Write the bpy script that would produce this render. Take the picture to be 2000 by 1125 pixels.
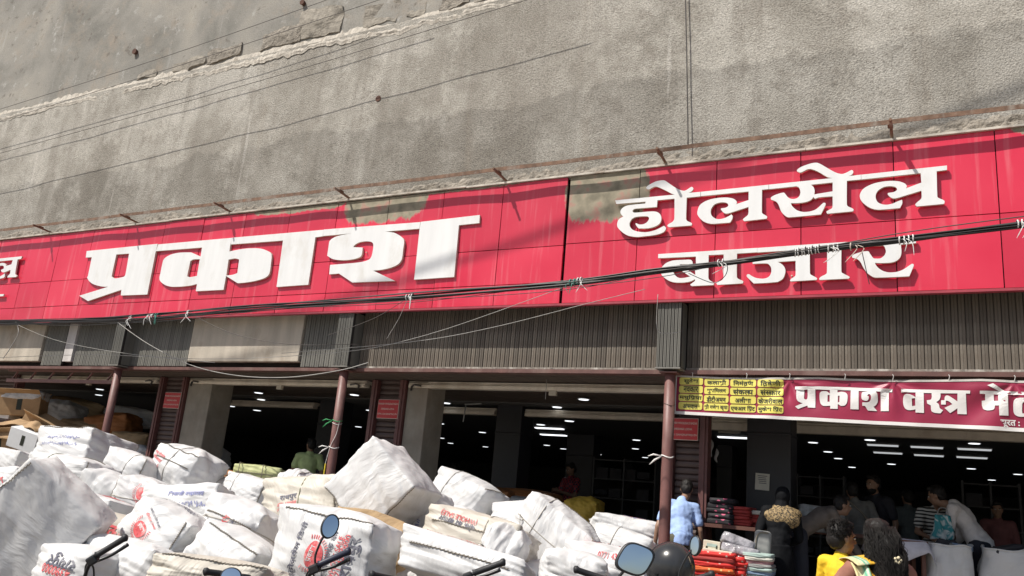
import bpy, bmesh, math, random
from mathutils import Vector, Matrix, Euler, noise
from mathutils.bvhtree import BVHTree
R = math.radians
S = bpy.context.scene
for o in list(bpy.data.objects):
    bpy.data.objects.remove(o)
COL = S.collection

# ---------------------------------------------------------------- camera
cam = bpy.data.cameras.new('camera'); cam.lens = 28.8; cam.sensor_width = 36.0
cam.clip_start = 0.05; cam.clip_end = 500
co = bpy.data.objects.new('camera', cam); COL.objects.link(co)
yaw, pit, rol = R(-28.47), R(14.415), R(5.095)
fw = Vector((math.sin(yaw)*math.cos(pit), math.cos(yaw)*math.cos(pit), math.sin(pit)))
ri = Vector((math.cos(yaw), -math.sin(yaw), 0)); up = ri.cross(fw)
r2 = ri*math.cos(rol) + up*math.sin(rol); u2 = up*math.cos(rol) - ri*math.sin(rol)
mw = Matrix((r2, u2, -fw)).transposed().to_4x4(); mw.translation = (0, 0, 1.45)
co.matrix_world = mw
S.camera = co
# ---------------------------------------------------------------- sky and sun
AZ, EL = 37.0, 54.0
w = bpy.data.worlds.new('World'); S.world = w; w.use_nodes = True
nt = w.node_tree; bg = nt.nodes['Background']
sky = nt.nodes.new('ShaderNodeTexSky'); sky.sky_type = 'NISHITA'; sky.sun_disc = False
sky.sun_elevation = R(EL); sky.sun_rotation = R(180+AZ); sky.dust_density = 2.0
nt.links.new(sky.outputs[0], bg.inputs[0]); bg.inputs[1].default_value = 0.075
sl = bpy.data.lights.new('sun', 'SUN'); sl.energy = 4.3; sl.angle = R(0.53); sl.color = (1.0, 0.95, 0.87)
so = bpy.data.objects.new('sun', sl); COL.objects.link(so)
sd = Vector((-math.sin(R(AZ))*math.cos(R(EL)), -math.cos(R(AZ))*math.cos(R(EL)), math.sin(R(EL))))
so.rotation_euler = (-sd).to_track_quat('-Z', 'Y').to_euler(); so.location = sd*40
S.view_settings.view_transform = 'Standard'; S.view_settings.look = 'None'
S.view_settings.exposure = 0.35; S.view_settings.gamma = 1.0
S.cycles.use_denoising = True; S.cycles.max_bounces = 6; S.cycles.caustics_reflective = False

# ---------------------------------------------------------------- helpers
def tag(o, label=None, cat=None, group=None, kind=None):
    if label: o['label'] = label
    if cat: o['category'] = cat
    if group: o['group'] = group
    if kind: o['kind'] = kind
    return o
def empty(name, loc=(0, 0, 0), rot=(0, 0, 0), label=None, cat=None, group=None):
    o = bpy.data.objects.new(name, None); COL.objects.link(o)
    o.location = loc; o.rotation_euler = rot; o.empty_display_size = .1
    return tag(o, label, cat, group)
def link(name, me, mat=None, parent=None, loc=None, rot=None, smooth=False):
    if mat is not None:
        me.materials.clear(); me.materials.append(mat)
    if smooth:
        me.shade_smooth()
    o = bpy.data.objects.new(name, me); COL.objects.link(o)
    if parent: o.parent = parent
    if loc is not None: o.location = loc
    if rot is not None: o.rotation_euler = rot
    return o
class MB:
    def __init__(s): s.v = []; s.f = []
    def add(s, v, f):
        n = len(s.v); s.v += [tuple(x) for x in v]; s.f += [tuple(i+n for i in q) for q in f]; return s
    def box(s, c, d, rot=None):
        x, y, z = d[0]/2, d[1]/2, d[2]/2
        p = [Vector(q) for q in ((-x,-y,-z),(x,-y,-z),(x,y,-z),(-x,y,-z),(-x,-y,z),(x,-y,z),(x,y,z),(-x,y,z))]
        if rot is not None:
            m = Euler(rot).to_matrix() if not isinstance(rot, Matrix) else rot
            p = [m @ q for q in p]
        c = Vector(c)
        return s.add([q+c for q in p], [(0,3,2,1),(4,5,6,7),(0,1,5,4),(1,2,6,5),(2,3,7,6),(3,0,4,7)])
    def bb(s, a, b):
        return s.box([(a[i]+b[i])/2 for i in range(3)], [abs(b[i]-a[i]) for i in range(3)])
    def tube(s, pts, r, n=8, caps=True):
        pts = [Vector(p) for p in pts]; rs = r if isinstance(r, (list, tuple)) else [r]*len(pts)
        k = len(pts); t0 = (pts[1]-pts[0]).normalized()
        a = t0.orthogonal().normalized(); vs = []
        for i, p in enumerate(pts):
            t = (pts[min(i+1, k-1)]-pts[max(i-1, 0)]).normalized()
            a = (a - t*a.dot(t)); a = a.normalized() if a.length > 1e-6 else t.orthogonal().normalized()
            b = t.cross(a)
            for j in range(n):
                q = 2*math.pi*j/n
                vs.append(p+(a*math.cos(q)+b*math.sin(q))*rs[i])
        fs = []
        for i in range(k-1):
            for j in range(n):
                fs.append((i*n+j, i*n+(j+1) % n, (i+1)*n+(j+1) % n, (i+1)*n+j))
        if caps:
            fs.append(tuple(range(n-1, -1, -1))); fs.append(tuple((k-1)*n+j for j in range(n)))
        return s.add(vs, fs)
    def ell(s, c, r, n=12, m=8, rot=None):
        vs = []; fs = []; c = Vector(c); mt = Euler(rot).to_matrix() if rot is not None else Matrix.Identity(3)
        for i in range(m+1):
            th = math.pi*i/m
            for j in range(n):
                ph = 2*math.pi*j/n
                vs.append(c + mt @ Vector((r[0]*math.sin(th)*math.cos(ph), r[1]*math.sin(th)*math.sin(ph), r[2]*math.cos(th))))
        for i in range(m):
            for j in range(n):
                fs.append((i*n+j, (i+1)*n+j, (i+1)*n+(j+1) % n, i*n+(j+1) % n))
        return s.add(vs, fs)
    def grid(s, fn, nu, nv):
        vs = [fn(i/nu, j/nv) for j in range(nv+1) for i in range(nu+1)]
        fs = [(j*(nu+1)+i, j*(nu+1)+i+1, (j+1)*(nu+1)+i+1, (j+1)*(nu+1)+i) for j in range(nv) for i in range(nu)]
        return s.add(vs, fs)
    def mesh(s, name='m'):
        me = bpy.data.meshes.new(name); me.from_pydata(s.v, [], s.f); me.validate(); return me
    def build(s, name, mat, parent=None, smooth=False, **k):
        return link(name, s.mesh(name), mat, parent, smooth=smooth, **k)
def evalmesh(o, drop=True):
    dg = bpy.context.evaluated_depsgraph_get()
    me = bpy.data.meshes.new_from_object(o.evaluated_get(dg))
    if drop:
        d = o.data; bpy.data.objects.remove(o)
    return me
def bevel(o, wd=.01, seg=2):
    b = o.modifiers.new('bevel', 'BEVEL'); b.width = wd; b.segments = seg; b.limit_method = 'ANGLE'; return o
def catmull(pts, sub=4, closed=False):
    pts = [Vector(p) for p in pts]; out = []; n = len(pts)
    rng = range(n if closed else n-1)
    for i in rng:
        g = lambda k: pts[k % n] if closed else pts[max(0, min(n-1, k))]
        p0, p1, p2, p3 = g(i-1), g(i), g(i+1), g(i+2)
        for j in range(sub):
            t = j/sub
            out.append(.5*((2*p1)+(p2-p0)*t+(2*p0-5*p1+4*p2-p3)*t*t+(3*p1-p0-3*p2+p3)*t**3))
    if not closed: out.append(pts[-1])
    return out
def rnd(a, b): return random.uniform(a, b)

# ---------------------------------------------------------------- materials
def nodes(name):
    m = bpy.data.materials.new(name); m.use_nodes = True; t = m.node_tree
    b = t.nodes['Principled BSDF']
    return m, t, b
def N(t, ty, **k):
    n = t.nodes.new(ty)
    for a, v in k.items():
        if a.startswith('i_'):
            key = a[2:]; n.inputs[int(key) if key.isdigit() else key.replace('_', ' ')].default_value = v
        else: setattr(n, a, v)
    return n
def coords(t, scale=(1, 1, 1), kind='Object', rot=(0, 0, 0)):
    tc = N(t, 'ShaderNodeTexCoord'); mp = N(t, 'ShaderNodeMapping')
    mp.inputs['Scale'].default_value = scale; mp.inputs['Rotation'].default_value = rot
    t.links.new(tc.outputs[kind], mp.inputs[0]); return mp.outputs[0]
def nz(t, vec, scale, detail=4, rough=.55, dist=0):
    n = N(t, 'ShaderNodeTexNoise', i_Scale=scale, i_Detail=detail, i_Roughness=rough, i_Distortion=dist)
    t.links.new(vec, n.inputs['Vector']); return n.outputs['Fac']
def ramp(t, fac, stops):
    r = N(t, 'ShaderNodeValToRGB'); e = r.color_ramp.elements
    while len(e) < len(stops): e.new(.5)
    for q, (p, c) in zip(e, stops):
        q.position = p; q.color = (c[0], c[1], c[2], 1) if not isinstance(c, (int, float)) else (c, c, c, 1)
    t.links.new(fac, r.inputs[0]); return r.outputs[0]
def mix(t, fac, a, b, mode='MIX'):
    n = N(t, 'ShaderNodeMix', data_type='RGBA', blend_type=mode)
    for s, v in ((n.inputs[0], fac), (n.inputs[6], a), (n.inputs[7], b)):
        if isinstance(v, (int, float)): s.default_value = v
        elif isinstance(v, tuple): s.default_value = (*v[:3], 1)
        else: t.links.new(v, s)
    return n.outputs[2]
def math_(t, op, a, b=None):
    n = N(t, 'ShaderNodeMath', operation=op)
    for i, v in enumerate((a, b)):
        if v is None: continue
        if isinstance(v, (int, float)): n.inputs[i].default_value = v
        else: t.links.new(v, n.inputs[i])
    return n.outputs[0]
def bump(t, b, h, strength=.3, dist=.01, prev=None):
    n = N(t, 'ShaderNodeBump', i_Strength=strength, i_Distance=dist)
    t.links.new(h, n.inputs['Height'])
    if prev is not None: t.links.new(prev, n.inputs['Normal'])
    t.links.new(n.outputs[0], b.inputs['Normal']); return n.outputs[0]
MATS = {}
def M(name, col, rough=.7, var=.2, scale=6, bstr=0, bscale=60, bdist=.005, metal=0, spec=None, streak=False, kind='Object', dirt=None, rand=0):
    if name in MATS: return MATS[name]
    m, t, b = nodes(name)
    v = coords(t, (1, 1, .12) if streak else (1, 1, 1), kind)
    f = nz(t, v, scale, 5, .6)
    d = tuple(c*(1-var) for c in col); l = tuple(min(1, c*(1+var)) for c in col)
    c = ramp(t, f, [(.3, d), (.7, l)])
    if dirt:
        f2 = nz(t, coords(t, (1, 1, .5), kind), scale*.37, 6, .65)
        c = mix(t, ramp(t, f2, [(.52, 0), (.7, 1)]), c, dirt)
    if rand: c = mix(t, 1.0, c, ramp(t, N(t, 'ShaderNodeObjectInfo').outputs['Random'], [(0, 1-rand), (1, 1+rand)]), 'MULTIPLY')   # each board its own tone
    t.links.new(c, b.inputs['Base Color'])
    b.inputs['Roughness'].default_value = rough; b.inputs['Metallic'].default_value = metal
    if spec is not None: b.inputs['Specular IOR Level'].default_value = spec
    if bstr: bump(t, b, nz(t, coords(t, kind=kind), bscale, 4), bstr, bdist)
    MATS[name] = m; return m
def EM(name, col, st):
    if name in MATS: return MATS[name]
    m, t, b = nodes(name)
    b.inputs['Base Color'].default_value = (.8, .8, .8, 1)
    b.inputs['Emission Color'].default_value = (*col, 1); b.inputs['Emission Strength'].default_value = st
    MATS[name] = m; return m

# ================================================================ STRUCTURE
# ---- plaster of the tall wall
def plaster_mat(name, upper):
    m, t, b = nodes(name)
    v = coords(t)
    big = nz(t, v, .55, 5, .6, .4); med = nz(t, v, 3.4, 8, .75, .1)
    vs = coords(t, (1, 1, .1)); stre = nz(t, vs, 3.2, 5, .6)
    pat = nz(t, v, 1.6, 10, .74, .2); soot = nz(t, coords(t, (1, 1, .45)), .42, 4, .6)
    if upper:
        c = ramp(t, big, [(.30, (.19, .185, .165)), (.5, (.31, .295, .265)), (.7, (.40, .37, .32))])
        c = mix(t, ramp(t, pat, [(.52, 0), (.68, .6)]), c, (.36, .30, .24))
        c = mix(t, ramp(t, med, [(.58, 0), (.70, .8)]), c, (.50, .49, .46))
        c = mix(t, ramp(t, nz(t, v, 4.5, 6, .7), [(.60, 0), (.68, .7)]), c, (.15, .13, .11))
        c = mix(t, ramp(t, stre, [(.62, 0), (.75, .5)]), c, (.56, .56, .54))
    else:
        c = ramp(t, big, [(.30, (.27, .25, .215)), (.5, (.40, .375, .33)), (.70, (.53, .505, .455))])
        c = mix(t, ramp(t, pat, [(.46, .0), (.66, .85)]), c, (.56, .53, .475))
        c = mix(t, ramp(t, med, [(.36, .6), (.50, 0)]), c, (.26, .235, .20))
        c = mix(t, ramp(t, soot, [(.36, .45), (.52, 0)]), c, (.25, .225, .19))
        c = mix(t, ramp(t, stre, [(.36, .5), (.50, 0)]), c, (.27, .245, .21))
        c = mix(t, ramp(t, nz(t, coords(t, (1, 1, .05)), 5, 3), [(.67, 0), (.71, .45)]), c, (.60, .57, .52))
    if not upper:      # a pour line between two lifts of plaster, and rust weeping under the ledge
        sx = N(t, 'ShaderNodeSeparateXYZ'); t.links.new(v, sx.inputs[0])
        zz = math_(t, 'ADD', sx.outputs[2], math_(t, 'MULTIPLY', nz(t, v, .8, 6, .7), .9))
        mr = N(t, 'ShaderNodeMapRange'); mr.inputs[1].default_value = 7.12; mr.inputs[2].default_value = 7.20; t.links.new(zz, mr.inputs[0])
        c = mix(t, 1.0, c, ramp(t, mr.outputs[0], [(0, .84), (1, 1.06)]), 'MULTIPLY')
        c = mix(t, ramp(t, nz(t, coords(t, (1, 1, .10)), 1.3, 4), [(.62, 0), (.72, .22)]), c, (.33, .26, .19))
    g = nz(t, v, 46, 5, .72); f = nz(t, v, 140, 2, .5)
    vor = N(t, 'ShaderNodeTexVoronoi', i_Scale=55.0); t.links.new(v, vor.inputs['Vector'])
    gr = ramp(t, g, [(.36, .48), (.52, 1.0), (.66, 1.18)])
    c = mix(t, .35 if upper else .8, c, gr, 'MULTIPLY')
    t.links.new(c, b.inputs['Base Color'])
    b.inputs['Roughness'].default_value = .95; b.inputs['Specular IOR Level'].default_value = .15
    hh = math_(t, 'ADD', math_(t, 'MULTIPLY', g, 1.0), math_(t, 'MULTIPLY', vor.outputs['Distance'], .5))
    p = bump(t, b, hh, .5 if upper else .85, .008 if upper else .015)
    bump(t, b, f, .4, .006, p)
    return m
m_pl = plaster_mat('plaster_rough', False); m_pu = plaster_mat('plaster_smooth', True)
m_stone = M('old_stone', (.30, .27, .225), .95, .35, 9, .8, 30, .02)
m_mortar = M('broken_mortar', (.27, .24, .20), .97, .45, 12, 1.0, 30, .03)
bw = empty('tall_building_wall', (-8, 9, 5.4), label='tall windowless building wall of rough grey brown plaster above the red shop sign', cat='building')
off = Vector((-8, 9, 5.4))
def W(o):   # keep world placement under the wall's base point
    o.location = Vector(o.location) - off; return o
mb = MB()
mb.grid(lambda u, v: (-26+36*u, 8.98+.018*noise.noise(Vector((-26+36*u, 0, 5+3.5*v))*.9), 5.2+3.25*v), 120, 14)
W(mb.build('rough_plaster', m_pl, bw, True))
mb = MB()
mb.grid(lambda u, v: (-26+36*u, 9.03+.025*noise.noise(Vector((-26+36*u, 7, 5+3.5*v))*.7), 8.3+6.2*v), 120, 30)
W(mb.build('smooth_plaster', m_pu, bw, True))
mb = MB(); mb.bb((-26, 9.1, 4.02), (10, 9.6, 14.5)); W(mb.build('masonry_core', m_mortar, bw))
# ledge: a worn plaster lip with a ragged lower edge
m_ledge = M('ledge_plaster', (.47, .43, .37), .95, .32, 22, .8, 40, .02, streak=True, dirt=(.30, .26, .21))
mb = MB()
def ledge(u, v):
    x = -26+36*u
    rag = .11*noise.noise(Vector((x*1.3, 3, 0)))+.05*noise.noise(Vector((x*7, 5, 0)))+.03*noise.noise(Vector((x*23, 5, 0)))
    top = .05*noise.noise(Vector((x*1.9, 1, 2)))+.03*noise.noise(Vector((x*8, 1, 7)))
    z = 8.60 + top - v*(.30+rag+top)
    y = (9.045-.085*min(1, v*1.1) if v < .9 else 8.975) + .016*noise.noise(Vector((x*9, z*5, 0)))*(v < .9)
    return (x, y, z)
mb.grid(ledge, 700, 10); W(mb.build('ledge', m_ledge, bw, False))
random.seed(4)
x = -13.4
while x < -4.0:      # exposed stones where the plaster has come off over the ledge
    wd = rnd(.35, .95); hh = rnd(.30, .55) if x > -11.2 else rnd(.14, .26)
    mb = MB(); mb.box((0, 0, 0), (wd, .14, hh))
    me = mb.mesh(); bm = bmesh.new(); bm.from_mesh(me)
    bmesh.ops.subdivide_edges(bm, edges=bm.edges[:], cuts=9, use_grid_fill=True)
    for vv in bm.verts:
        n = noise.noise_vector(vv.co*2.6+Vector((x, 3, 1)))*.09+noise.noise_vector(vv.co*9+Vector((x, 3, 1)))*.03; n.y *= .45; vv.co += n
    bm.to_mesh(me); bm.free()
    W(link('stone', me, m_stone if rnd(0, 1) < .6 else m_mortar, bw, (x+wd/2, 9.085+rnd(-.012, .010), 8.56+hh/2+rnd(-.02, .04)), (0, rnd(-.10, .10), 0), False))
    x += wd*.93+(rnd(.0, .1) if rnd(0, 1) < .7 else rnd(.2, .6))
for px_, pz_, r_ in ((-7.47, 7.18, .05), (-13.6, 9.18, .06), (-9.4, 9.3, .05)):   # plugged putlog holes
    mb = MB(); mb.tube([(0, -.012, 0), (0, .05, 0)], [r_, r_*.8], 10)
    W(mb.build('putlog_hole', M('hole_dark', (.10, .05, .035), .95), bw, loc=(px_, 8.975, pz_)))
# broken mortar between wall and sign top
mb = MB()
def mort(u, v):
    x = -22+28*u; n = noise.noise(Vector((x*3.2, v*3, 0))); n2 = noise.noise(Vector((x*11, v*6, 4)))
    z = 5.42 + .30*v + .03*n2; y = 9.0 - .13*(1-v)*(.75+.7*n+.5*n2)
    return (x, min(y, 9.0), z)
mb.grid(mort, 520, 8); W(mb.build('broken_mortar', m_mortar, bw, False))

# ---- sign
def red_panel_mat():
    m, t, b = nodes('red_panel')
    v = coords(t, kind='Object')
    tc = N(t, 'ShaderNodeNewGeometry'); pos = tc.outputs['Position']
    sep = N(t, 'ShaderNodeSeparateXYZ'); t.links.new(pos, sep.inputs[0])
    big = N(t, 'ShaderNodeTexNoise', i_Scale=.8, i_Detail=4.0); t.links.new(pos, big.inputs['Vector'])
    c = ramp(t, big.outputs[0], [(.3, (.60, .022, .058)), (.7, (.68, .045, .085))])
    mp = N(t, 'ShaderNodeMapping'); mp.inputs['Scale'].default_value = (1, 1, .06); t.links.new(pos, mp.inputs[0])
    stre = N(t, 'ShaderNodeTexNoise', i_Scale=14.0, i_Detail=4.0); t.links.new(mp.outputs[0], stre.inputs['Vector'])
    c = mix(t, ramp(t, stre.outputs[0], [(.55, 0), (.75, .30)]), c, (.74, .30, .32))
    # film worn off to the grey board in two places along the top
    wn = N(t, 'ShaderNodeTexNoise', i_Scale=4.5, i_Detail=9.0, i_Roughness=.75); mpw = N(t, 'ShaderNodeMapping'); mpw.inputs['Scale'].default_value = (1, 1, .35); t.links.new(pos, mpw.inputs[0]); t.links.new(mpw.outputs[0], wn.inputs['Vector'])
    def blob(cx, rx, zc, rz):
        dx = math_(t, 'POWER', math_(t, 'ABSOLUTE', math_(t, 'DIVIDE', math_(t, 'SUBTRACT', sep.outputs[0], cx), rx)), 3.0)
        dz = math_(t, 'DIVIDE', math_(t, 'SUBTRACT', sep.outputs[2], zc), rz)
        return math_(t, 'ADD', math_(t, 'POWER', dx, 2.0), math_(t, 'POWER', dz, 2.0))
    dmin = blob(-6.95, .75, 5.42, .34)
    for q in ((-3.58, .55, 5.25, .44), (-8.6, 1.0, 5.50, .13), (1.2, .5, 5.5, .16), (-5.6, .9, 5.5, .08), (-12.6, 1.2, 5.52, .07)):
        dmin = math_(t, 'MINIMUM', dmin, blob(*q))
    k = math_(t, 'ADD', dmin, math_(t, 'MULTIPLY', math_(t, 'SUBTRACT', wn.outputs[0], .5), 2.4))
    mask = ramp(t, k, [(.8, 1), (1.05, 0)])
    gn = N(t, 'ShaderNodeTexNoise', i_Scale=5.0, i_Detail=6.0); t.links.new(pos, gn.inputs['Vector'])
    grey = ramp(t, gn.outputs[0], [(.35, (.20, .18, .13)), (.55, (.34, .30, .22)), (.70, (.46, .20, .17))])
    c = mix(t, 1.0, c, ramp(t, N(t, 'ShaderNodeObjectInfo').outputs['Random'], [(0, .88), (1, 1.10)]), 'MULTIPLY')
    c = mix(t, mask, c, grey)
    t.links.new(c, b.inputs['Base Color'])
    t.links.new(ramp(t, mask, [(0, .32), (1, .9)]), b.inputs['Roughness'])
    bump(t, b, big.outputs[0], .25, .03)
    return m
m_red = red_panel_mat()
m_dark = M('sign_backing', (.03, .025, .022), .8)
m_white = M('letter_white', (.77, .77, .76), .38, .06, 6, streak=True, dirt=(.66, .64, .60))
m_side = M('letter_side', (.60, .54, .46), .6, .15, 8)
sg = empty('shop_sign', (-6, 8.8, 3.8), label='long red panel shop sign with raised white Hindi letters across the building front', cat='sign')
so_ = Vector((-6, 8.8, 3.8))
def SG(o): o.location = Vector(o.location)-so_; return o
mb = MB(); mb.bb((-22, 8.835, 3.83), (-4.115, 9.0, 5.44)); mb.bb((-4.07, 8.835, 3.83), (5.2, 9.0, 5.44)); SG(mb.build('backing_board', m_dark, sg))
random.seed(8)
def panel(x0, x1, z0, z1):
    g = .005; wx, wz = x1-x0-2*g, z1-z0-2*g
    mb = MB()
    bu = rnd(-.004, .010)
    nn = 6
    mb.grid(lambda u, v: ((u-.5)*wx, -bu*math.sin(math.pi*u)*math.sin(math.pi*v), (v-.5)*wz), nn, nn)
    k = len(mb.v)
    mb.add([(-wx/2, 0, -wz/2), (wx/2, 0, -wz/2), (wx/2, 0, wz/2), (-wx/2, 0, wz/2), (-wx/2, .03, -wz/2), (wx/2, .03, -wz/2), (wx/2, .03, wz/2), (-wx/2, .03, wz/2)],
           [(0, 4, 5, 1), (1, 5, 6, 2), (2, 6, 7, 3), (3, 7, 4, 0)])
    SG(link('panel', mb.mesh(), m_red, sg, ((x0+x1)/2, 8.80+rnd(0, .004), (z0+z1)/2), (rnd(-.004, .004), 0, rnd(-.004, .004)), True))
P = .9222
for k in range(15, -1, -1):
    xa = -4.105-P*(k+1); xb = -4.105-P*k
    for z0, z1 in ((3.80, 4.07), (4.07, 4.545), (4.545, 5.45)): panel(xa, xb, z0, z1)
for k in range(9):
    xa = -4.075+P*k+.004*k
    for z0, z1 in ((3.80, 4.56), (4.56, 5.45)): panel(xa, xa+P+.004, z0, z1)
m_trim = M('sign_trim', (.52, .48, .42), .7, .3, 7, .3, 40, dirt=(.28, .22, .17))
mb = MB()
x = -22.0
while x < 5:
    ln = rnd(1.8, 3.2); x1 = min(5.2, x+ln); dz = rnd(-.006, .012)
    mb.bb((x, 8.772, 5.452+dz), (x1-.006, 8.99, 5.476+dz)); x = x1
SG(mb.build('top_trim', m_trim, sg))
mb = MB(); mb.bb((-22, 8.79, 3.772), (5.2, 8.86, 3.798)); SG(mb.build('bottom_trim', M('sign_bottom_trim', (.32, .04, .06), .6), sg))
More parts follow.
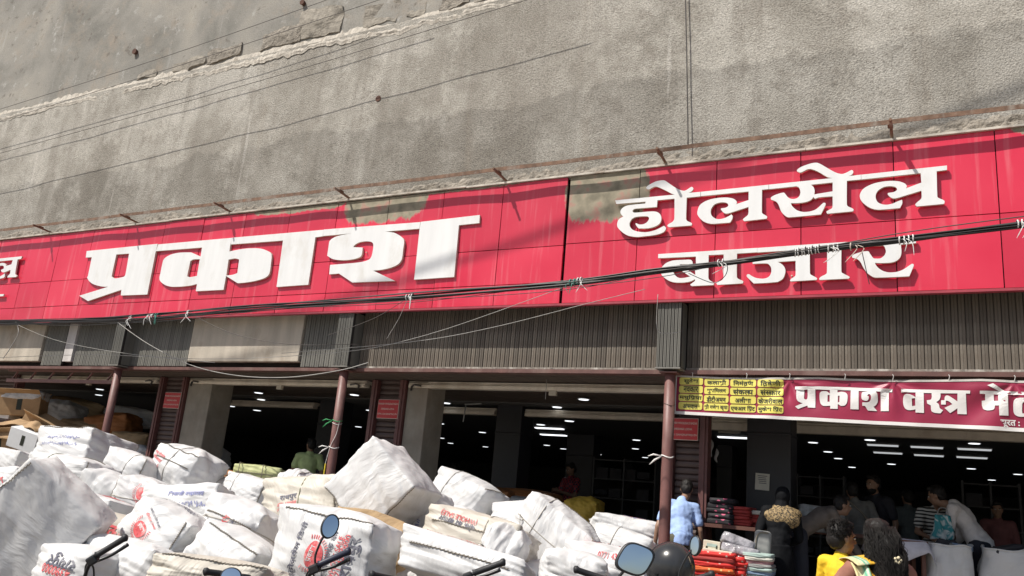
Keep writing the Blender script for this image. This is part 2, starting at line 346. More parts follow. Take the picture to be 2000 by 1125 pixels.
LETTERS = [
('big', [[-13368,5051,-11537,5061,-11546,4938,-11539,4185,-12195,4193,-12210,4294,-13025,4124,-13295,4228,-12565,4361,-12618,4364,-12670,4366,-12726,4371,-12791,4381,-12860,4394,-12923,4408,-12977,4424,-13024,4440,-13068,4461,-13112,4486,-13152,4515,-13180,4541,-13188,4558,-13183,4573,-13178,4587,-13187,4926,-13353,4930],[-12539,4936,-12210,4932,-12202,4800,-12194,4668,-12190,4572,-12191,4554,-12196,4540,-12209,4528,-12229,4520,-12257,4514,-12292,4510,-12343,4505,-12403,4502,-12454,4504,-12488,4514,-12514,4529,-12541,4544]]),
('big', [[-11517,5049,-9829,5043,-9835,4931,-9831,4817,-9761,4825,-9690,4833,-9618,4839,-9542,4842,-9465,4844,-9389,4842,-9314,4838,-9240,4832,-9173,4822,-9113,4808,-9059,4790,-9013,4771,-8976,4754,-8947,4736,-8926,4708,-8915,4662,-8911,4607,-8908,4551,-8905,4503,-8902,4454,-8908,4414,-8923,4386,-8947,4366,-8982,4349,-9029,4334,-9088,4322,-9150,4312,-9217,4303,-9288,4297,-9356,4292,-9416,4290,-9472,4289,-9529,4288,-9807,4418,-9808,4195,-10413,4196,-10419,4316,-10470,4308,-10521,4299,-10586,4293,-10679,4289,-10787,4287,-10884,4288,-10957,4291,-11019,4298,-11076,4308,-11132,4323,-11184,4343,-11229,4364,-11266,4385,-11297,4408,-11318,4436,-11326,4471,-11325,4509,-11323,4548,-11324,4601,-11324,4653,-11322,4698,-11321,4732,-11318,4760,-11302,4785,-11270,4809,-11226,4829,-11172,4846,-11108,4858,-11035,4866,-10956,4870,-10871,4868,-10781,4863,-10691,4857,-10454,4771,-10460,4925,-11546,4933],[-9816,4685,-9768,4689,-9720,4694,-9678,4695,-9644,4689,-9616,4680,-9587,4672,-9575,4454,-9602,4445,-9629,4437,-9662,4431,-9705,4427,-9754,4426,-9804,4424],[-10460,4729,-10509,4731,-10559,4734,-10601,4734,-10629,4728,-10649,4719,-10670,4711,-10678,4455,-10655,4447,-10633,4440,-10607,4437,-10562,4439,-10508,4444,-10454,4450]]),
('big', [[-9832,5045,-7970,5034,-7971,4934,-8112,4928,-8110,4203,-8720,4194,-8742,4922,-9828,4934]]),
('big', [[-7970,5038,-6270,5014,-6274,4919,-6846,4921,-6793,4912,-6740,4903,-6692,4892,-6651,4875,-6614,4856,-6581,4835,-6550,4815,-6524,4794,-6505,4766,-6499,4728,-6500,4684,-6502,4640,-6501,4592,-6499,4543,-6503,4502,-6514,4472,-6529,4450,-6551,4430,-6582,4413,-6620,4398,-6661,4386,-6706,4376,-6754,4369,-6805,4363,-6857,4359,-6912,4358,-6967,4356,-6573,4190,-7306,4200,-7572,4345,-7746,4341,-7756,4482,-7595,4484,-7436,4486,-7309,4488,-7242,4491,-7188,4495,-7142,4502,-7103,4510,-7072,4520,-7049,4535,-7034,4555,-7027,4579,-7023,4610,-7020,4652,-7020,4700,-7025,4738,-7033,4757,-7046,4771,-7065,4782,-7092,4791,-7124,4796,-7160,4799,-7200,4800,-7244,4797,-7282,4792,-7312,4783,-7335,4772,-7354,4761,-7366,4750,-7373,4738,-7380,4727,-7207,4709,-7205,4673,-7203,4638,-7205,4608,-7213,4589,-7224,4576,-7244,4566,-7277,4556,-7319,4548,-7364,4543,-7412,4540,-7464,4538,-7520,4540,-7585,4546,-7654,4555,-7715,4568,-7761,4585,-7798,4606,-7835,4627,-7836,4840,-7827,4853,-7818,4865,-7803,4877,-7776,4891,-7742,4905,-7697,4916,-7626,4925,-7540,4932,-7455,4938,-7976,4937]]),
('big', [[-6263,5017,-5333,5037,-5327,4924,-5641,4919,-5628,4200,-6259,4193,-6269,4919]]),
('mid', [[-3433,5054,-2696,5055,-2705,5059,-2714,5062,-2724,5067,-2755,5086,-2796,5112,-2834,5135,-2867,5153,-2897,5169,-2922,5180,-2936,5182,-2947,5180,-2961,5176,-2978,5168,-2998,5158,-3015,5153,-3029,5156,-3040,5164,-3047,5173,-3047,5182,-3042,5191,-3032,5200,-3008,5214,-2974,5230,-2940,5243,-2905,5250,-2870,5253,-2839,5251,-2816,5242,-2797,5227,-2775,5209,-2745,5185,-2712,5158,-2680,5135,-2652,5117,-2626,5104,-2603,5095,-2586,5092,-2573,5093,-2558,5098,-2538,5110,-2516,5124,-2499,5132,-2487,5128,-2479,5117,-2475,5106,-2479,5096,-2487,5085,-2497,5076,-2508,5070,-2521,5065,-2534,5060,-2392,5059,-2391,5004,-2551,5003,-2551,4908,-2551,4813,-2550,4744,-2547,4733,-2542,4724,-2534,4715,-2517,4705,-2496,4694,-2481,4684,-2478,4675,-2481,4666,-2484,4657,-2750,4657,-2758,4664,-2765,4670,-2769,4676,-2768,4682,-2763,4688,-2755,4694,-2741,4702,-2725,4709,-2710,4718,-2700,4728,-2693,4740,-2689,4756,-2689,4823,-2692,4914,-2695,5005,-2902,5005,-2906,4921,-3002,4922,-3098,4923,-3170,4923,-3184,4920,-3194,4914,-3201,4908,-3204,4900,-3203,4891,-3199,4883,-3192,4878,-3181,4874,-3167,4872,-3104,4871,-3021,4872,-2955,4870,-2926,4865,-2903,4858,-2884,4847,-2867,4832,-2855,4813,-2847,4793,-2844,4769,-2847,4744,-2855,4722,-2870,4705,-2891,4691,-2915,4680,-2943,4671,-2974,4666,-3007,4663,-3043,4664,-3080,4667,-3117,4670,-3132,4687,-3146,4705,-3155,4719,-3158,4728,-3157,4735,-3152,4738,-3142,4734,-3128,4726,-3112,4719,-3094,4717,-3075,4716,-3057,4719,-3040,4726,-3024,4735,-3011,4747,-3002,4761,-2995,4776,-2994,4789,-2999,4800,-3009,4809,-3022,4814,-3057,4818,-3102,4820,-3141,4819,-3166,4816,-3186,4809,-3203,4799,-3217,4783,-3228,4764,-3234,4745,-3234,4727,-3230,4709,-3221,4692,-3208,4675,-3189,4658,-3163,4644,-3126,4631,-3081,4622,-3036,4616,-2994,4617,-2953,4623,-2913,4632,-2877,4646,-2842,4662,-2808,4679,-2798,4668,-2788,4658,-2783,4646,-2787,4631,-2797,4615,-2812,4601,-2834,4591,-2861,4582,-2895,4576,-2938,4571,-2987,4568,-3034,4567,-3077,4565,-3119,4564,-3160,4568,-3199,4576,-3237,4587,-3272,4604,-3307,4628,-3340,4657,-3365,4683,-3380,4703,-3388,4722,-3391,4742,-3389,4764,-3383,4786,-3372,4805,-3356,4817,-3337,4826,-3317,4834,-3332,4851,-3347,4868,-3356,4885,-3358,4901,-3355,4918,-3347,4933,-3333,4947,-3314,4959,-3292,4969,-3269,4973,-3243,4975,-3212,4976,-3164,4977,-3107,4977,-3050,4977,-3047,5001,-3416,5006]]),
('mid', [[-2387,5059,-1629,5067,-1629,5015,-1700,5015,-1700,4917,-1700,4819,-1699,4749,-1697,4740,-1692,4734,-1686,4727,-1672,4717,-1656,4706,-1644,4696,-1642,4687,-1644,4678,-1647,4669,-1890,4660,-1896,4667,-1902,4675,-1903,4683,-1897,4691,-1886,4700,-1875,4709,-1864,4717,-1853,4726,-1846,4741,-1843,4765,-1844,4795,-1844,4825,-1888,4813,-1933,4802,-1974,4791,-2011,4781,-2045,4773,-2072,4768,-2087,4767,-2099,4769,-2112,4775,-2126,4787,-2140,4804,-2149,4817,-2152,4824,-2151,4831,-2146,4835,-2133,4836,-2115,4836,-2100,4838,-2089,4842,-2080,4847,-2074,4853,-2070,4860,-2069,4867,-2071,4874,-2075,4882,-2083,4891,-2094,4898,-2112,4903,-2133,4906,-2155,4907,-2177,4905,-2201,4900,-2221,4892,-2238,4878,-2251,4860,-2261,4842,-2266,4825,-2267,4808,-2266,4792,-2263,4776,-2257,4762,-2248,4748,-2234,4734,-2216,4720,-2197,4711,-2176,4707,-2152,4707,-2130,4709,-2109,4714,-2089,4721,-2071,4729,-2057,4736,-2044,4744,-2032,4752,-2027,4744,-2021,4737,-2018,4728,-2018,4717,-2020,4705,-2024,4693,-2030,4681,-2038,4669,-2047,4656,-2106,4656,-2167,4656,-2216,4656,-2241,4657,-2262,4660,-2283,4665,-2306,4673,-2329,4684,-2352,4699,-2374,4720,-2396,4746,-2411,4769,-2419,4786,-2421,4802,-2420,4820,-2416,4843,-2409,4868,-2398,4890,-2382,4908,-2362,4922,-2338,4935,-2308,4946,-2273,4955,-2237,4961,-2196,4964,-2154,4965,-2116,4963,-2083,4959,-2053,4952,-2029,4945,-2011,4936,-1996,4926,-1986,4916,-1979,4907,-1976,4898,-1975,4890,-1976,4883,-1979,4876,-1981,4869,-1845,4906,-1846,5009,-2386,5006]]),
('mid', [[-1625,5067,-964,5073,-981,5078,-999,5083,-1019,5093,-1049,5116,-1083,5144,-1115,5168,-1142,5184,-1165,5196,-1185,5204,-1201,5206,-1214,5205,-1228,5201,-1247,5192,-1267,5182,-1285,5175,-1299,5176,-1311,5181,-1320,5187,-1327,5193,-1329,5201,-1328,5208,-1318,5218,-1304,5229,-1285,5239,-1255,5250,-1218,5261,-1185,5268,-1160,5272,-1137,5272,-1115,5268,-1093,5256,-1071,5240,-1045,5219,-1012,5193,-975,5164,-942,5140,-917,5125,-894,5116,-874,5110,-857,5110,-842,5114,-827,5119,-808,5128,-788,5139,-772,5144,-763,5140,-757,5130,-756,5119,-759,5109,-765,5098,-773,5090,-782,5084,-793,5081,-804,5077,-681,5081,-682,5027,-821,5026,-823,4931,-825,4836,-825,4766,-824,4753,-820,4744,-812,4734,-796,4724,-776,4713,-763,4703,-760,4694,-763,4685,-766,4677,-1019,4672,-1024,4680,-1028,4689,-1029,4696,-1025,4701,-1017,4705,-1008,4710,-997,4716,-984,4722,-974,4730,-969,4738,-967,4748,-966,4760,-965,4789,-965,4827,-965,4864,-1014,4866,-1064,4867,-1103,4866,-1119,4862,-1132,4857,-1142,4854,-1149,4859,-1154,4867,-1159,4876,-1167,4864,-1176,4853,-1187,4843,-1203,4835,-1221,4829,-1243,4825,-1270,4822,-1300,4821,-1328,4821,-1351,4822,-1371,4825,-1392,4827,-1388,4815,-1385,4803,-1377,4790,-1364,4773,-1347,4754,-1328,4738,-1306,4727,-1283,4718,-1258,4712,-1230,4711,-1200,4712,-1174,4717,-1153,4723,-1136,4731,-1118,4743,-1098,4761,-1079,4781,-1063,4796,-1053,4799,-1045,4798,-1038,4794,-1036,4788,-1036,4780,-1039,4771,-1050,4743,-1067,4706,-1084,4670,-1198,4667,-1313,4665,-1399,4664,-1415,4665,-1428,4669,-1441,4677,-1458,4693,-1476,4714,-1492,4737,-1503,4764,-1512,4794,-1521,4819,-1530,4837,-1539,4850,-1550,4862,-1566,4871,-1583,4879,-1601,4887,-1603,4896,-1605,4906,-1601,4915,-1591,4923,-1577,4931,-1558,4939,-1530,4947,-1497,4955,-1471,4958,-1460,4953,-1453,4943,-1446,4932,-1436,4917,-1426,4902,-1413,4889,-1398,4880,-1381,4874,-1363,4872,-1346,4873,-1328,4878,-1314,4887,-1303,4902,-1296,4921,-1292,4940,-1294,4960,-1299,4981,-1306,4997,-1315,5007,-1325,5012,-1335,5018,-1624,5014],[-1183,5020,-1173,5009,-1163,4998,-1155,4986,-1150,4971,-1147,4956,-1146,4941,-1147,4928,-1149,4916,-1152,4904,-964,4921,-963,5023]]),
('mid', [[-678,5080,123,5091,121,5043,28,5039,26,4939,24,4840,24,4768,25,4760,29,4754,35,4748,49,4739,68,4728,81,4718,86,4710,86,4700,85,4693,82,4686,77,4681,-165,4676,-171,4683,-177,4690,-178,4698,-173,4708,-163,4718,-153,4728,-142,4737,-131,4746,-122,4757,-118,4771,-117,4786,-117,4801,-117,4816,-117,4829,-118,4843,-177,4827,-237,4812,-287,4799,-315,4791,-339,4786,-359,4783,-374,4784,-386,4787,-397,4793,-410,4805,-422,4820,-430,4832,-431,4839,-429,4845,-424,4848,-409,4850,-390,4851,-373,4853,-361,4858,-352,4864,-345,4870,-342,4874,-341,4880,-342,4886,-345,4894,-351,4903,-361,4911,-376,4916,-396,4921,-416,4923,-435,4923,-454,4921,-472,4916,-491,4907,-509,4895,-524,4881,-534,4865,-541,4848,-545,4831,-546,4815,-544,4799,-540,4784,-535,4770,-527,4757,-516,4746,-498,4735,-477,4726,-455,4721,-432,4720,-409,4723,-388,4727,-371,4733,-357,4740,-343,4746,-328,4751,-313,4756,-299,4761,-297,4748,-296,4736,-297,4722,-303,4706,-312,4690,-320,4673,-376,4672,-432,4671,-478,4671,-504,4671,-525,4673,-545,4677,-566,4683,-587,4693,-607,4705,-629,4722,-650,4743,-668,4763,-682,4784,-692,4805,-697,4826,-698,4846,-694,4866,-686,4884,-676,4902,-662,4918,-642,4933,-616,4947,-584,4960,-550,4970,-513,4976,-474,4980,-437,4981,-401,4980,-367,4976,-337,4970,-311,4962,-289,4951,-271,4940,-261,4930,-254,4919,-250,4909,-251,4900,-255,4891,-259,4882,-115,4930,-118,5035,-679,5026]]),
('mid', [[-2864,4336,-1745,4338,-1745,4288,-1963,4286,-1962,4188,-1962,4091,-1960,4020,-1957,4010,-1951,4002,-1942,3995,-1926,3986,-1906,3977,-1892,3968,-1889,3959,-1892,3950,-1895,3941,-2170,3936,-2175,3943,-2180,3950,-2181,3957,-2176,3962,-2168,3966,-2159,3971,-2145,3977,-2130,3983,-2118,3991,-2110,3999,-2107,4009,-2105,4021,-2105,4092,-2107,4189,-2109,4286,-2277,4288,-2276,4193,-2275,4098,-2274,4029,-2272,4017,-2268,4007,-2261,3997,-2244,3984,-2223,3970,-2209,3958,-2208,3950,-2212,3943,-2217,3937,-2459,3935,-2465,3940,-2472,3946,-2475,3951,-2472,3956,-2467,3961,-2460,3966,-2448,3974,-2434,3984,-2424,3992,-2421,4000,-2422,4007,-2423,4014,-2441,4005,-2458,3996,-2479,3989,-2505,3984,-2534,3981,-2565,3980,-2598,3981,-2633,3983,-2665,3988,-2690,3995,-2713,4004,-2735,4016,-2758,4032,-2781,4049,-2800,4067,-2813,4085,-2820,4102,-2824,4120,-2825,4137,-2821,4154,-2814,4171,-2803,4188,-2787,4205,-2768,4220,-2745,4232,-2718,4241,-2687,4248,-2651,4250,-2611,4250,-2574,4249,-2539,4249,-2506,4249,-2481,4245,-2470,4238,-2463,4228,-2458,4215,-2456,4201,-2455,4186,-2454,4171,-2417,4169,-2421,4280,-2862,4287],[-2610,4198,-2510,4193,-2429,4150,-2420,4061],[-2675,4106,-2667,4092,-2659,4079,-2649,4066,-2636,4054,-2621,4043,-2604,4036,-2583,4033,-2559,4034,-2536,4036,-2478,4047,-2582,4120,-2645,4143]]),
('mid', [[-1743,4337,-843,4344,-844,4299,-885,4297,-887,4196,-889,4096,-889,4024,-886,4014,-879,4008,-870,4002,-851,3989,-827,3975,-811,3963,-810,3957,-815,3951,-819,3945,-1101,3943,-1104,3948,-1107,3953,-1106,3959,-1102,3965,-1095,3973,-1086,3980,-1073,3987,-1058,3993,-1045,4000,-1038,4006,-1032,4012,-1030,4022,-1028,4093,-1026,4193,-1025,4294,-1199,4294,-1199,4194,-1199,4096,-1198,4025,-1196,4016,-1193,4010,-1187,4004,-1169,3992,-1146,3978,-1129,3965,-1127,3959,-1129,3952,-1132,3946,-1392,3941,-1397,3946,-1399,3953,-1397,3958,-1391,3965,-1384,3972,-1374,3979,-1362,3986,-1353,3993,-1347,3999,-1344,4006,-1343,4015,-1342,4056,-1343,4112,-1343,4167,-1527,4165,-1516,4159,-1505,4153,-1495,4146,-1483,4136,-1472,4125,-1463,4112,-1455,4098,-1450,4083,-1447,4066,-1448,4047,-1452,4027,-1457,4009,-1462,3995,-1469,3982,-1478,3970,-1492,3960,-1509,3951,-1526,3941,-1566,3939,-1607,3937,-1648,3935,-1691,3935,-1734,3935,-1777,3935,-1805,3965,-1833,3994,-1852,4017,-1855,4025,-1853,4032,-1850,4037,-1844,4041,-1837,4043,-1828,4042,-1817,4035,-1804,4024,-1789,4014,-1773,4005,-1755,3997,-1735,3991,-1712,3987,-1687,3984,-1665,3985,-1646,3989,-1630,3996,-1616,4006,-1607,4017,-1600,4031,-1595,4045,-1593,4060,-1592,4076,-1593,4091,-1596,4104,-1600,4115,-1607,4126,-1615,4137,-1625,4148,-1639,4154,-1681,4157,-1736,4158,-1791,4158,-1792,4195,-1343,4220,-1345,4288,-1743,4285]]),
('mid', [[-842,4343,-183,4336,-185,4286,-323,4280,-322,4253,-320,4226,-320,4202,-322,4182,-326,4165,-332,4149,-341,4135,-352,4123,-364,4113,-379,4105,-396,4099,-417,4095,-444,4093,-476,4093,-505,4094,-528,4095,-548,4098,-568,4100,-566,4091,-563,4083,-558,4073,-549,4059,-537,4043,-522,4029,-505,4016,-484,4004,-461,3996,-434,3991,-406,3990,-378,3992,-353,3997,-329,4006,-306,4017,-279,4035,-253,4055,-233,4069,-226,4071,-219,4069,-215,4066,-213,4060,-214,4051,-216,4042,-227,4014,-242,3978,-257,3942,-367,3941,-478,3941,-561,3943,-577,3946,-590,3952,-603,3961,-619,3974,-635,3989,-650,4006,-661,4024,-671,4043,-680,4061,-688,4079,-694,4095,-701,4111,-710,4125,-720,4138,-732,4149,-747,4157,-764,4162,-781,4167,-782,4175,-784,4182,-783,4189,-777,4195,-769,4201,-758,4206,-737,4213,-710,4220,-683,4228,-663,4229,-644,4230,-629,4228,-622,4222,-618,4213,-614,4203,-604,4186,-593,4167,-583,4152,-575,4147,-567,4145,-557,4145,-544,4143,-529,4143,-514,4145,-501,4153,-488,4164,-477,4176,-470,4189,-465,4203,-463,4217,-464,4232,-468,4247,-472,4260,-476,4269,-481,4275,-485,4282,-843,4291]]),
('mid', [[-16427,5056,-15221,5060,-15231,5011,-15337,5004,-15325,4901,-15314,4798,-15299,4722,-15282,4704,-15255,4692,-15236,4681,-15239,4668,-15251,4657,-15519,4660,-15522,4674,-15520,4689,-15504,4700,-15482,4713,-15467,4730,-15466,4754,-15473,4783,-15479,4812,-15540,4796,-15601,4781,-15653,4771,-15684,4770,-15713,4774,-15737,4781,-15760,4793,-15779,4808,-15784,4822,-15766,4829,-15734,4835,-15712,4843,-15706,4857,-15709,4874,-15720,4888,-15737,4898,-15761,4906,-15789,4910,-15828,4912,-15871,4909,-15906,4898,-15931,4873,-15947,4839,-15950,4805,-15934,4771,-15905,4738,-15872,4712,-15839,4699,-15802,4693,-15763,4695,-15721,4706,-15677,4725,-15632,4745,-15622,4720,-15612,4695,-15614,4675,-15634,4663,-15666,4656,-15705,4652,-15755,4648,-15812,4648,-15869,4656,-15925,4674,-15981,4700,-16023,4733,-16048,4773,-16060,4820,-16055,4861,-16031,4895,-15991,4923,-15946,4945,-15895,4957,-15840,4963,-15791,4964,-15750,4959,-15716,4948,-15689,4936,-15671,4923,-15661,4908,-15651,4893,-15492,4919,-15485,5004,-16403,4999]]),
('mid', [[-16026,4342,-15499,4337,-15503,4298,-16007,4298]]),
('ban', [[-1396,2866,-1144,2870,-933,2870,-456,2854,-459,2823,-491,2824,-495,2631,-570,2631,-566,2827,-613,2828,-607,2820,-601,2813,-596,2802,-594,2781,-594,2755,-595,2733,-598,2718,-604,2706,-610,2695,-618,2687,-627,2680,-636,2673,-603,2631,-689,2633,-714,2677,-740,2679,-739,2712,-722,2713,-704,2713,-690,2715,-680,2718,-673,2722,-667,2728,-662,2736,-658,2746,-656,2757,-655,2768,-656,2779,-659,2788,-664,2795,-670,2799,-677,2800,-682,2796,-687,2788,-692,2781,-676,2774,-677,2763,-678,2752,-681,2743,-686,2736,-693,2731,-701,2729,-713,2730,-726,2734,-736,2739,-741,2745,-744,2752,-746,2761,-746,2775,-745,2792,-743,2805,-741,2811,-738,2815,-734,2820,-670,2829,-772,2831,-775,2640,-853,2641,-848,2836,-976,2838,-977,2813,-962,2816,-948,2820,-934,2821,-919,2819,-904,2815,-893,2809,-885,2799,-880,2786,-878,2771,-879,2750,-881,2727,-885,2707,-891,2694,-898,2685,-906,2678,-917,2674,-929,2673,-942,2671,-974,2692,-975,2640,-1048,2641,-1046,2671,-1068,2670,-1090,2668,-1109,2668,-1122,2672,-1131,2679,-1139,2688,-1145,2701,-1148,2716,-1151,2733,-1152,2752,-1152,2773,-1150,2791,-1147,2803,-1141,2811,-1132,2817,-1117,2821,-1099,2822,-1083,2821,-1071,2816,-1061,2807,-1050,2799,-1050,2836,-1192,2838,-1194,2645,-1267,2646,-1270,2666,-1362,2626,-1393,2653,-1316,2687,-1331,2692,-1346,2698,-1359,2705,-1368,2715,-1375,2726,-1379,2741,-1381,2768,-1381,2801,-1381,2835,-1396,2835],[-1303,2835,-1269,2835,-1270,2801,-1270,2768,-1273,2743,-1276,2736,-1282,2731,-1288,2730,-1294,2731,-1300,2735,-1306,2739],[-1052,2786,-1072,2783,-1074,2712,-1053,2713],[-972,2778,-955,2779,-958,2712,-973,2708]]),
('ban', [[-376,2855,-111,2854,229,2846,226,2818,191,2818,190,2621,111,2621,113,2676,49,2627,2,2676,72,2714,62,2724,52,2734,42,2742,33,2746,25,2747,16,2748,15,2709,-26,2708,-24,2750,5,2751,6,2763,7,2774,9,2784,14,2791,20,2796,27,2799,35,2798,45,2794,55,2788,73,2775,95,2758,116,2741,120,2819,-27,2819,-27,2807,-27,2795,-29,2783,-32,2772,-36,2762,-41,2753,-49,2745,-59,2737,-68,2730,-60,2724,-52,2718,-46,2711,-43,2698,-42,2684,-39,2672,-31,2664,-21,2658,-11,2653,-35,2622,-52,2622,-69,2623,-84,2625,-96,2629,-106,2634,-113,2643,-116,2658,-116,2677,-116,2696,-148,2715,-150,2747,-137,2749,-124,2751,-114,2755,-109,2762,-107,2772,-104,2781,-105,2820,-175,2820,-179,2622,-254,2625,-253,2656,-274,2652,-295,2648,-313,2648,-327,2651,-339,2657,-348,2666,-355,2678,-359,2693,-362,2709,-363,2729,-362,2751,-360,2769,-357,2782,-352,2793,-344,2800,-334,2804,-321,2805,-308,2804,-296,2801,-284,2796,-273,2791,-264,2786,-256,2779,-248,2773,-247,2822,-377,2821],[-283,2761,-252,2765,-254,2692,-282,2686]]),
('ban', [[310,2847,468,2850,374,2901,423,2921,520,2847,885,2835,883,2806,540,2816,535,2617,460,2616,462,2710,428,2710,427,2701,426,2692,424,2684,421,2678,416,2672,409,2668,396,2665,380,2663,365,2662,353,2665,341,2669,332,2676,327,2685,325,2696,322,2707,322,2753,351,2759,353,2818,309,2819],[425,2817,463,2816,460,2755,424,2754]]),
('ban', [[581,2733,583,2744,585,2755,589,2765,595,2772,602,2779,611,2783,628,2786,648,2787,665,2785,680,2781,693,2775,702,2767,705,2759,705,2751,705,2742,689,2744,673,2745,660,2744,656,2741,653,2734,651,2728,649,2698,647,2668,648,2647,651,2642,656,2642,662,2641,710,2649,703,2614,675,2613,646,2611,623,2612,610,2615,600,2620,592,2626,585,2634,581,2644,578,2657,578,2679,579,2706]]),
]

def flat_curve(loops, depth, sub=0, bev=0.0):
    cu = bpy.data.curves.new('c', 'CURVE'); cu.dimensions = '2D'; cu.fill_mode = 'BOTH'; cu.extrude = depth/2; cu.bevel_depth = bev; cu.bevel_resolution = 0
    for L in loops:
        sp = cu.splines.new('POLY'); n = len(L)//2; sp.points.add(n-1)
        for i in range(n): sp.points[i].co = (L[2*i]/1000, L[2*i+1]/1000, 0, 1)
        sp.use_cyclic_u = True
    o = bpy.data.objects.new('c', cu); COL.objects.link(o); me = evalmesh(o); return me
for kd, loops in LETTERS:
    if kd == 'ban': continue
    th = .035 if kd == 'big' else .03
    me = flat_curve(loops, th)
    me.materials.clear(); me.materials.append(m_white); me.materials.append(m_side)
    for v in me.vertices: v.co = (v.co.x, -v.co.z, v.co.y)
    for p in me.polygons:
        p.material_index = 0 if abs(p.normal.y) > .7 else 1; p.use_smooth = False
    me.update()
    o = bpy.data.objects.new('letter', me); COL.objects.link(o); o.parent = sg
    yf = 8.765 if kd == 'big' else 8.745
    o.location = Vector((0, yf+th/2, 0))-so_
# standoff pins that carry the raised letters
mb = MB()
for kd, loops in LETTERS:
    if kd == 'ban': continue
    L = loops[0]; n = len(L)//2
    xs = [L[2*i]/1000 for i in range(n)]; zs = [L[2*i+1]/1000 for i in range(n)]
    zt = max(zs)
    mb.tube([(sum(xs)/n, 8.77, sorted(zs)[n//2]), (sum(xs)/n, 8.81, sorted(zs)[n//2])], .008, 6)
SG(mb.build('standoff_pin', m_side, sg))

# ---- rusty rail over the sign with its bracket rods
m_rust = M('rusty_iron', (.17, .10, .065), .85, .4, 14, .5, 60, dirt=(.30, .26, .22))
rl = empty('rusty_rail', (-6, 8.6, 5.57), label='thin rusty iron rail on bracket rods along the top of the red sign', cat='rail')
ro = Vector((-6, 8.6, 5.57))
def RL(o): o.location = Vector(o.location)-ro; return o
def raild(x): return 8.60 + .035*math.sin(x*.9+1)*noise.noise(Vector((x*.5, 0, 3))) + .02*noise.noise(Vector((x*1.1, 2, 0)))
segs = [-22, -17.2, -14.4, -11.9, -9.75, -7.9, -5.3, -3.3, -.35, 3, 5.2]
for a, b_ in zip(segs[:-1], segs[1:]):
    mb = MB()
    n = 12
    for k in range(n):
        x0 = a+(b_-a)*k/n; x1 = a+(b_-a)*(k+1)/n
        y0, y1 = raild(x0), raild(x1)
        mb.add([(x0, y0, 5.555), (x1, y1, 5.555), (x1, y1, 5.605), (x0, y0, 5.605), (x0, y0+.008, 5.555), (x1, y1+.008, 5.555), (x1, y1+.008, 5.605), (x0, y0+.008, 5.605),
                (x0, y0+.045, 5.605), (x1, y1+.045, 5.605), (x0, y0+.045, 5.598), (x1, y1+.045, 5.598)],
               [(0, 1, 2, 3), (4, 7, 6, 5), (0, 4, 5, 1), (3, 2, 9, 8), (10, 11, 6, 7), (8, 9, 11, 10)])
    RL(mb.build('rail_length', m_rust, rl))
for x in (-17.2, -14.62, -12.24, -10.02, -7.62, -5.02, -2.85, -.38, 2.4):
    mb = MB(); mb.tube([(x, 8.97, 5.50), (x+.01, 8.45, 5.535)], .017, 6)
    mb.box((x, 8.60, 5.54), (.05, .10, .028)); RL(mb.build('bracket_rod', m_rust, rl))

# ---- valance under the sign: planks, concrete bays and casings
m_plank = M('valance_plank', (.112, .092, .072), .75, .22, 9, .35, 60, .004, streak=True, dirt=(.20, .18, .15), rand=.22)
m_grey = M('casing_slat', (.135, .130, .114), .7, .2, 8, .3, 60, .004, streak=True, rand=.15)
m_conc = M('bare_concrete', (.46, .41, .34), .92, .2, 5, .5, 50, .006, streak=True, dirt=(.30, .24, .18))
plank_me = {}
def planks(root, o3, x0, x1, z0, z1, y, pw, mat, proud=.0):
    n = max(1, round((x1-x0)/pw)); w_ = (x1-x0)/n
    key = (round(w_, 4), z0, z1, mat.name)
    if key not in plank_me:
        mb = MB(); a = w_-.004; h = z1-z0
        prof = [(-a/2, .008), (-a/2+.005, 0), (-a*.08, 0), (-a*.04, .004), (a*.04, .004), (a*.08, 0), (a/2-.005, 0), (a/2, .008)]
        v = [(px, py, zz) for zz in (-h/2, h/2) for px, py in prof]; m_ = len(prof)
        mb.add(v, [(i, i+1, m_+i+1, m_+i) for i in range(m_-1)]); mb.add([(-a/2, .012, -h/2), (a/2, .012, -h/2), (a/2, 0, -h/2), (-a/2, 0, -h/2)], [(0, 1, 2, 3)])
        me = mb.mesh(); me.materials.append(mat); plank_me[key] = me
    for i in range(n):
        o = bpy.data.objects.new('plank', plank_me[key]); COL.objects.link(o); o.parent = root
        o.location = Vector((x0+w_*(i+.5), y+rnd(-.002, .002), (z0+z1)/2+rnd(-.004, .004)))-Vector(o3)
    mb = MB(); mb.bb((x0, y+.012, z0+.01), (x1, y+.05, z1)); o = mb.build('backing', m_dark, root); o.location = -Vector(o3)
YV = 9.06
def valance(x0, x1, label, pw=.062):
    e = empty('plank_valance', ((x0+x1)/2, YV, 3.05), label=label, cat='panelling', group='brown plank panelling under the sign')
    planks(e, ((x0+x1)/2, YV, 3.05), x0, x1, 3.06, 4.02, YV, pw, m_plank)
    mb = MB(); mb.bb((x0, YV-.012, 3.035), (x1, YV+.05, 3.058)); o = mb.build('edge_trim', M('worn_edge', (.24, .21, .18), .8, .5, 18, dirt=(.55, .52, .47)), e); o.location = -Vector(((x0+x1)/2, YV, 3.05))
    return e
valance(-7.24, -2.87, 'long brown plank valance between the middle casing and the casing over the banner')
valance(-2.58, 5.2, 'brown plank valance above the maroon cloth banner at the right')
def gvalance(x0, x1, label):
    e = empty('slat_panel', ((x0+x1)/2, YV, 3.05), label=label, cat='panelling', group='grey slat panels on the left')
    planks(e, ((x0+x1)/2, YV, 3.05), x0, x1, 3.05, 4.02, YV, .085, m_grey); return e
gvalance(-8.30, -7.52, 'narrow grey slat panel just left of the middle casing')
gvalance(-12.0, -10.66, 'grey slat panel between the left casing and the large concrete bay')
gvalance(-13.5, -12.23, 'grey slat panel left of the left casing')
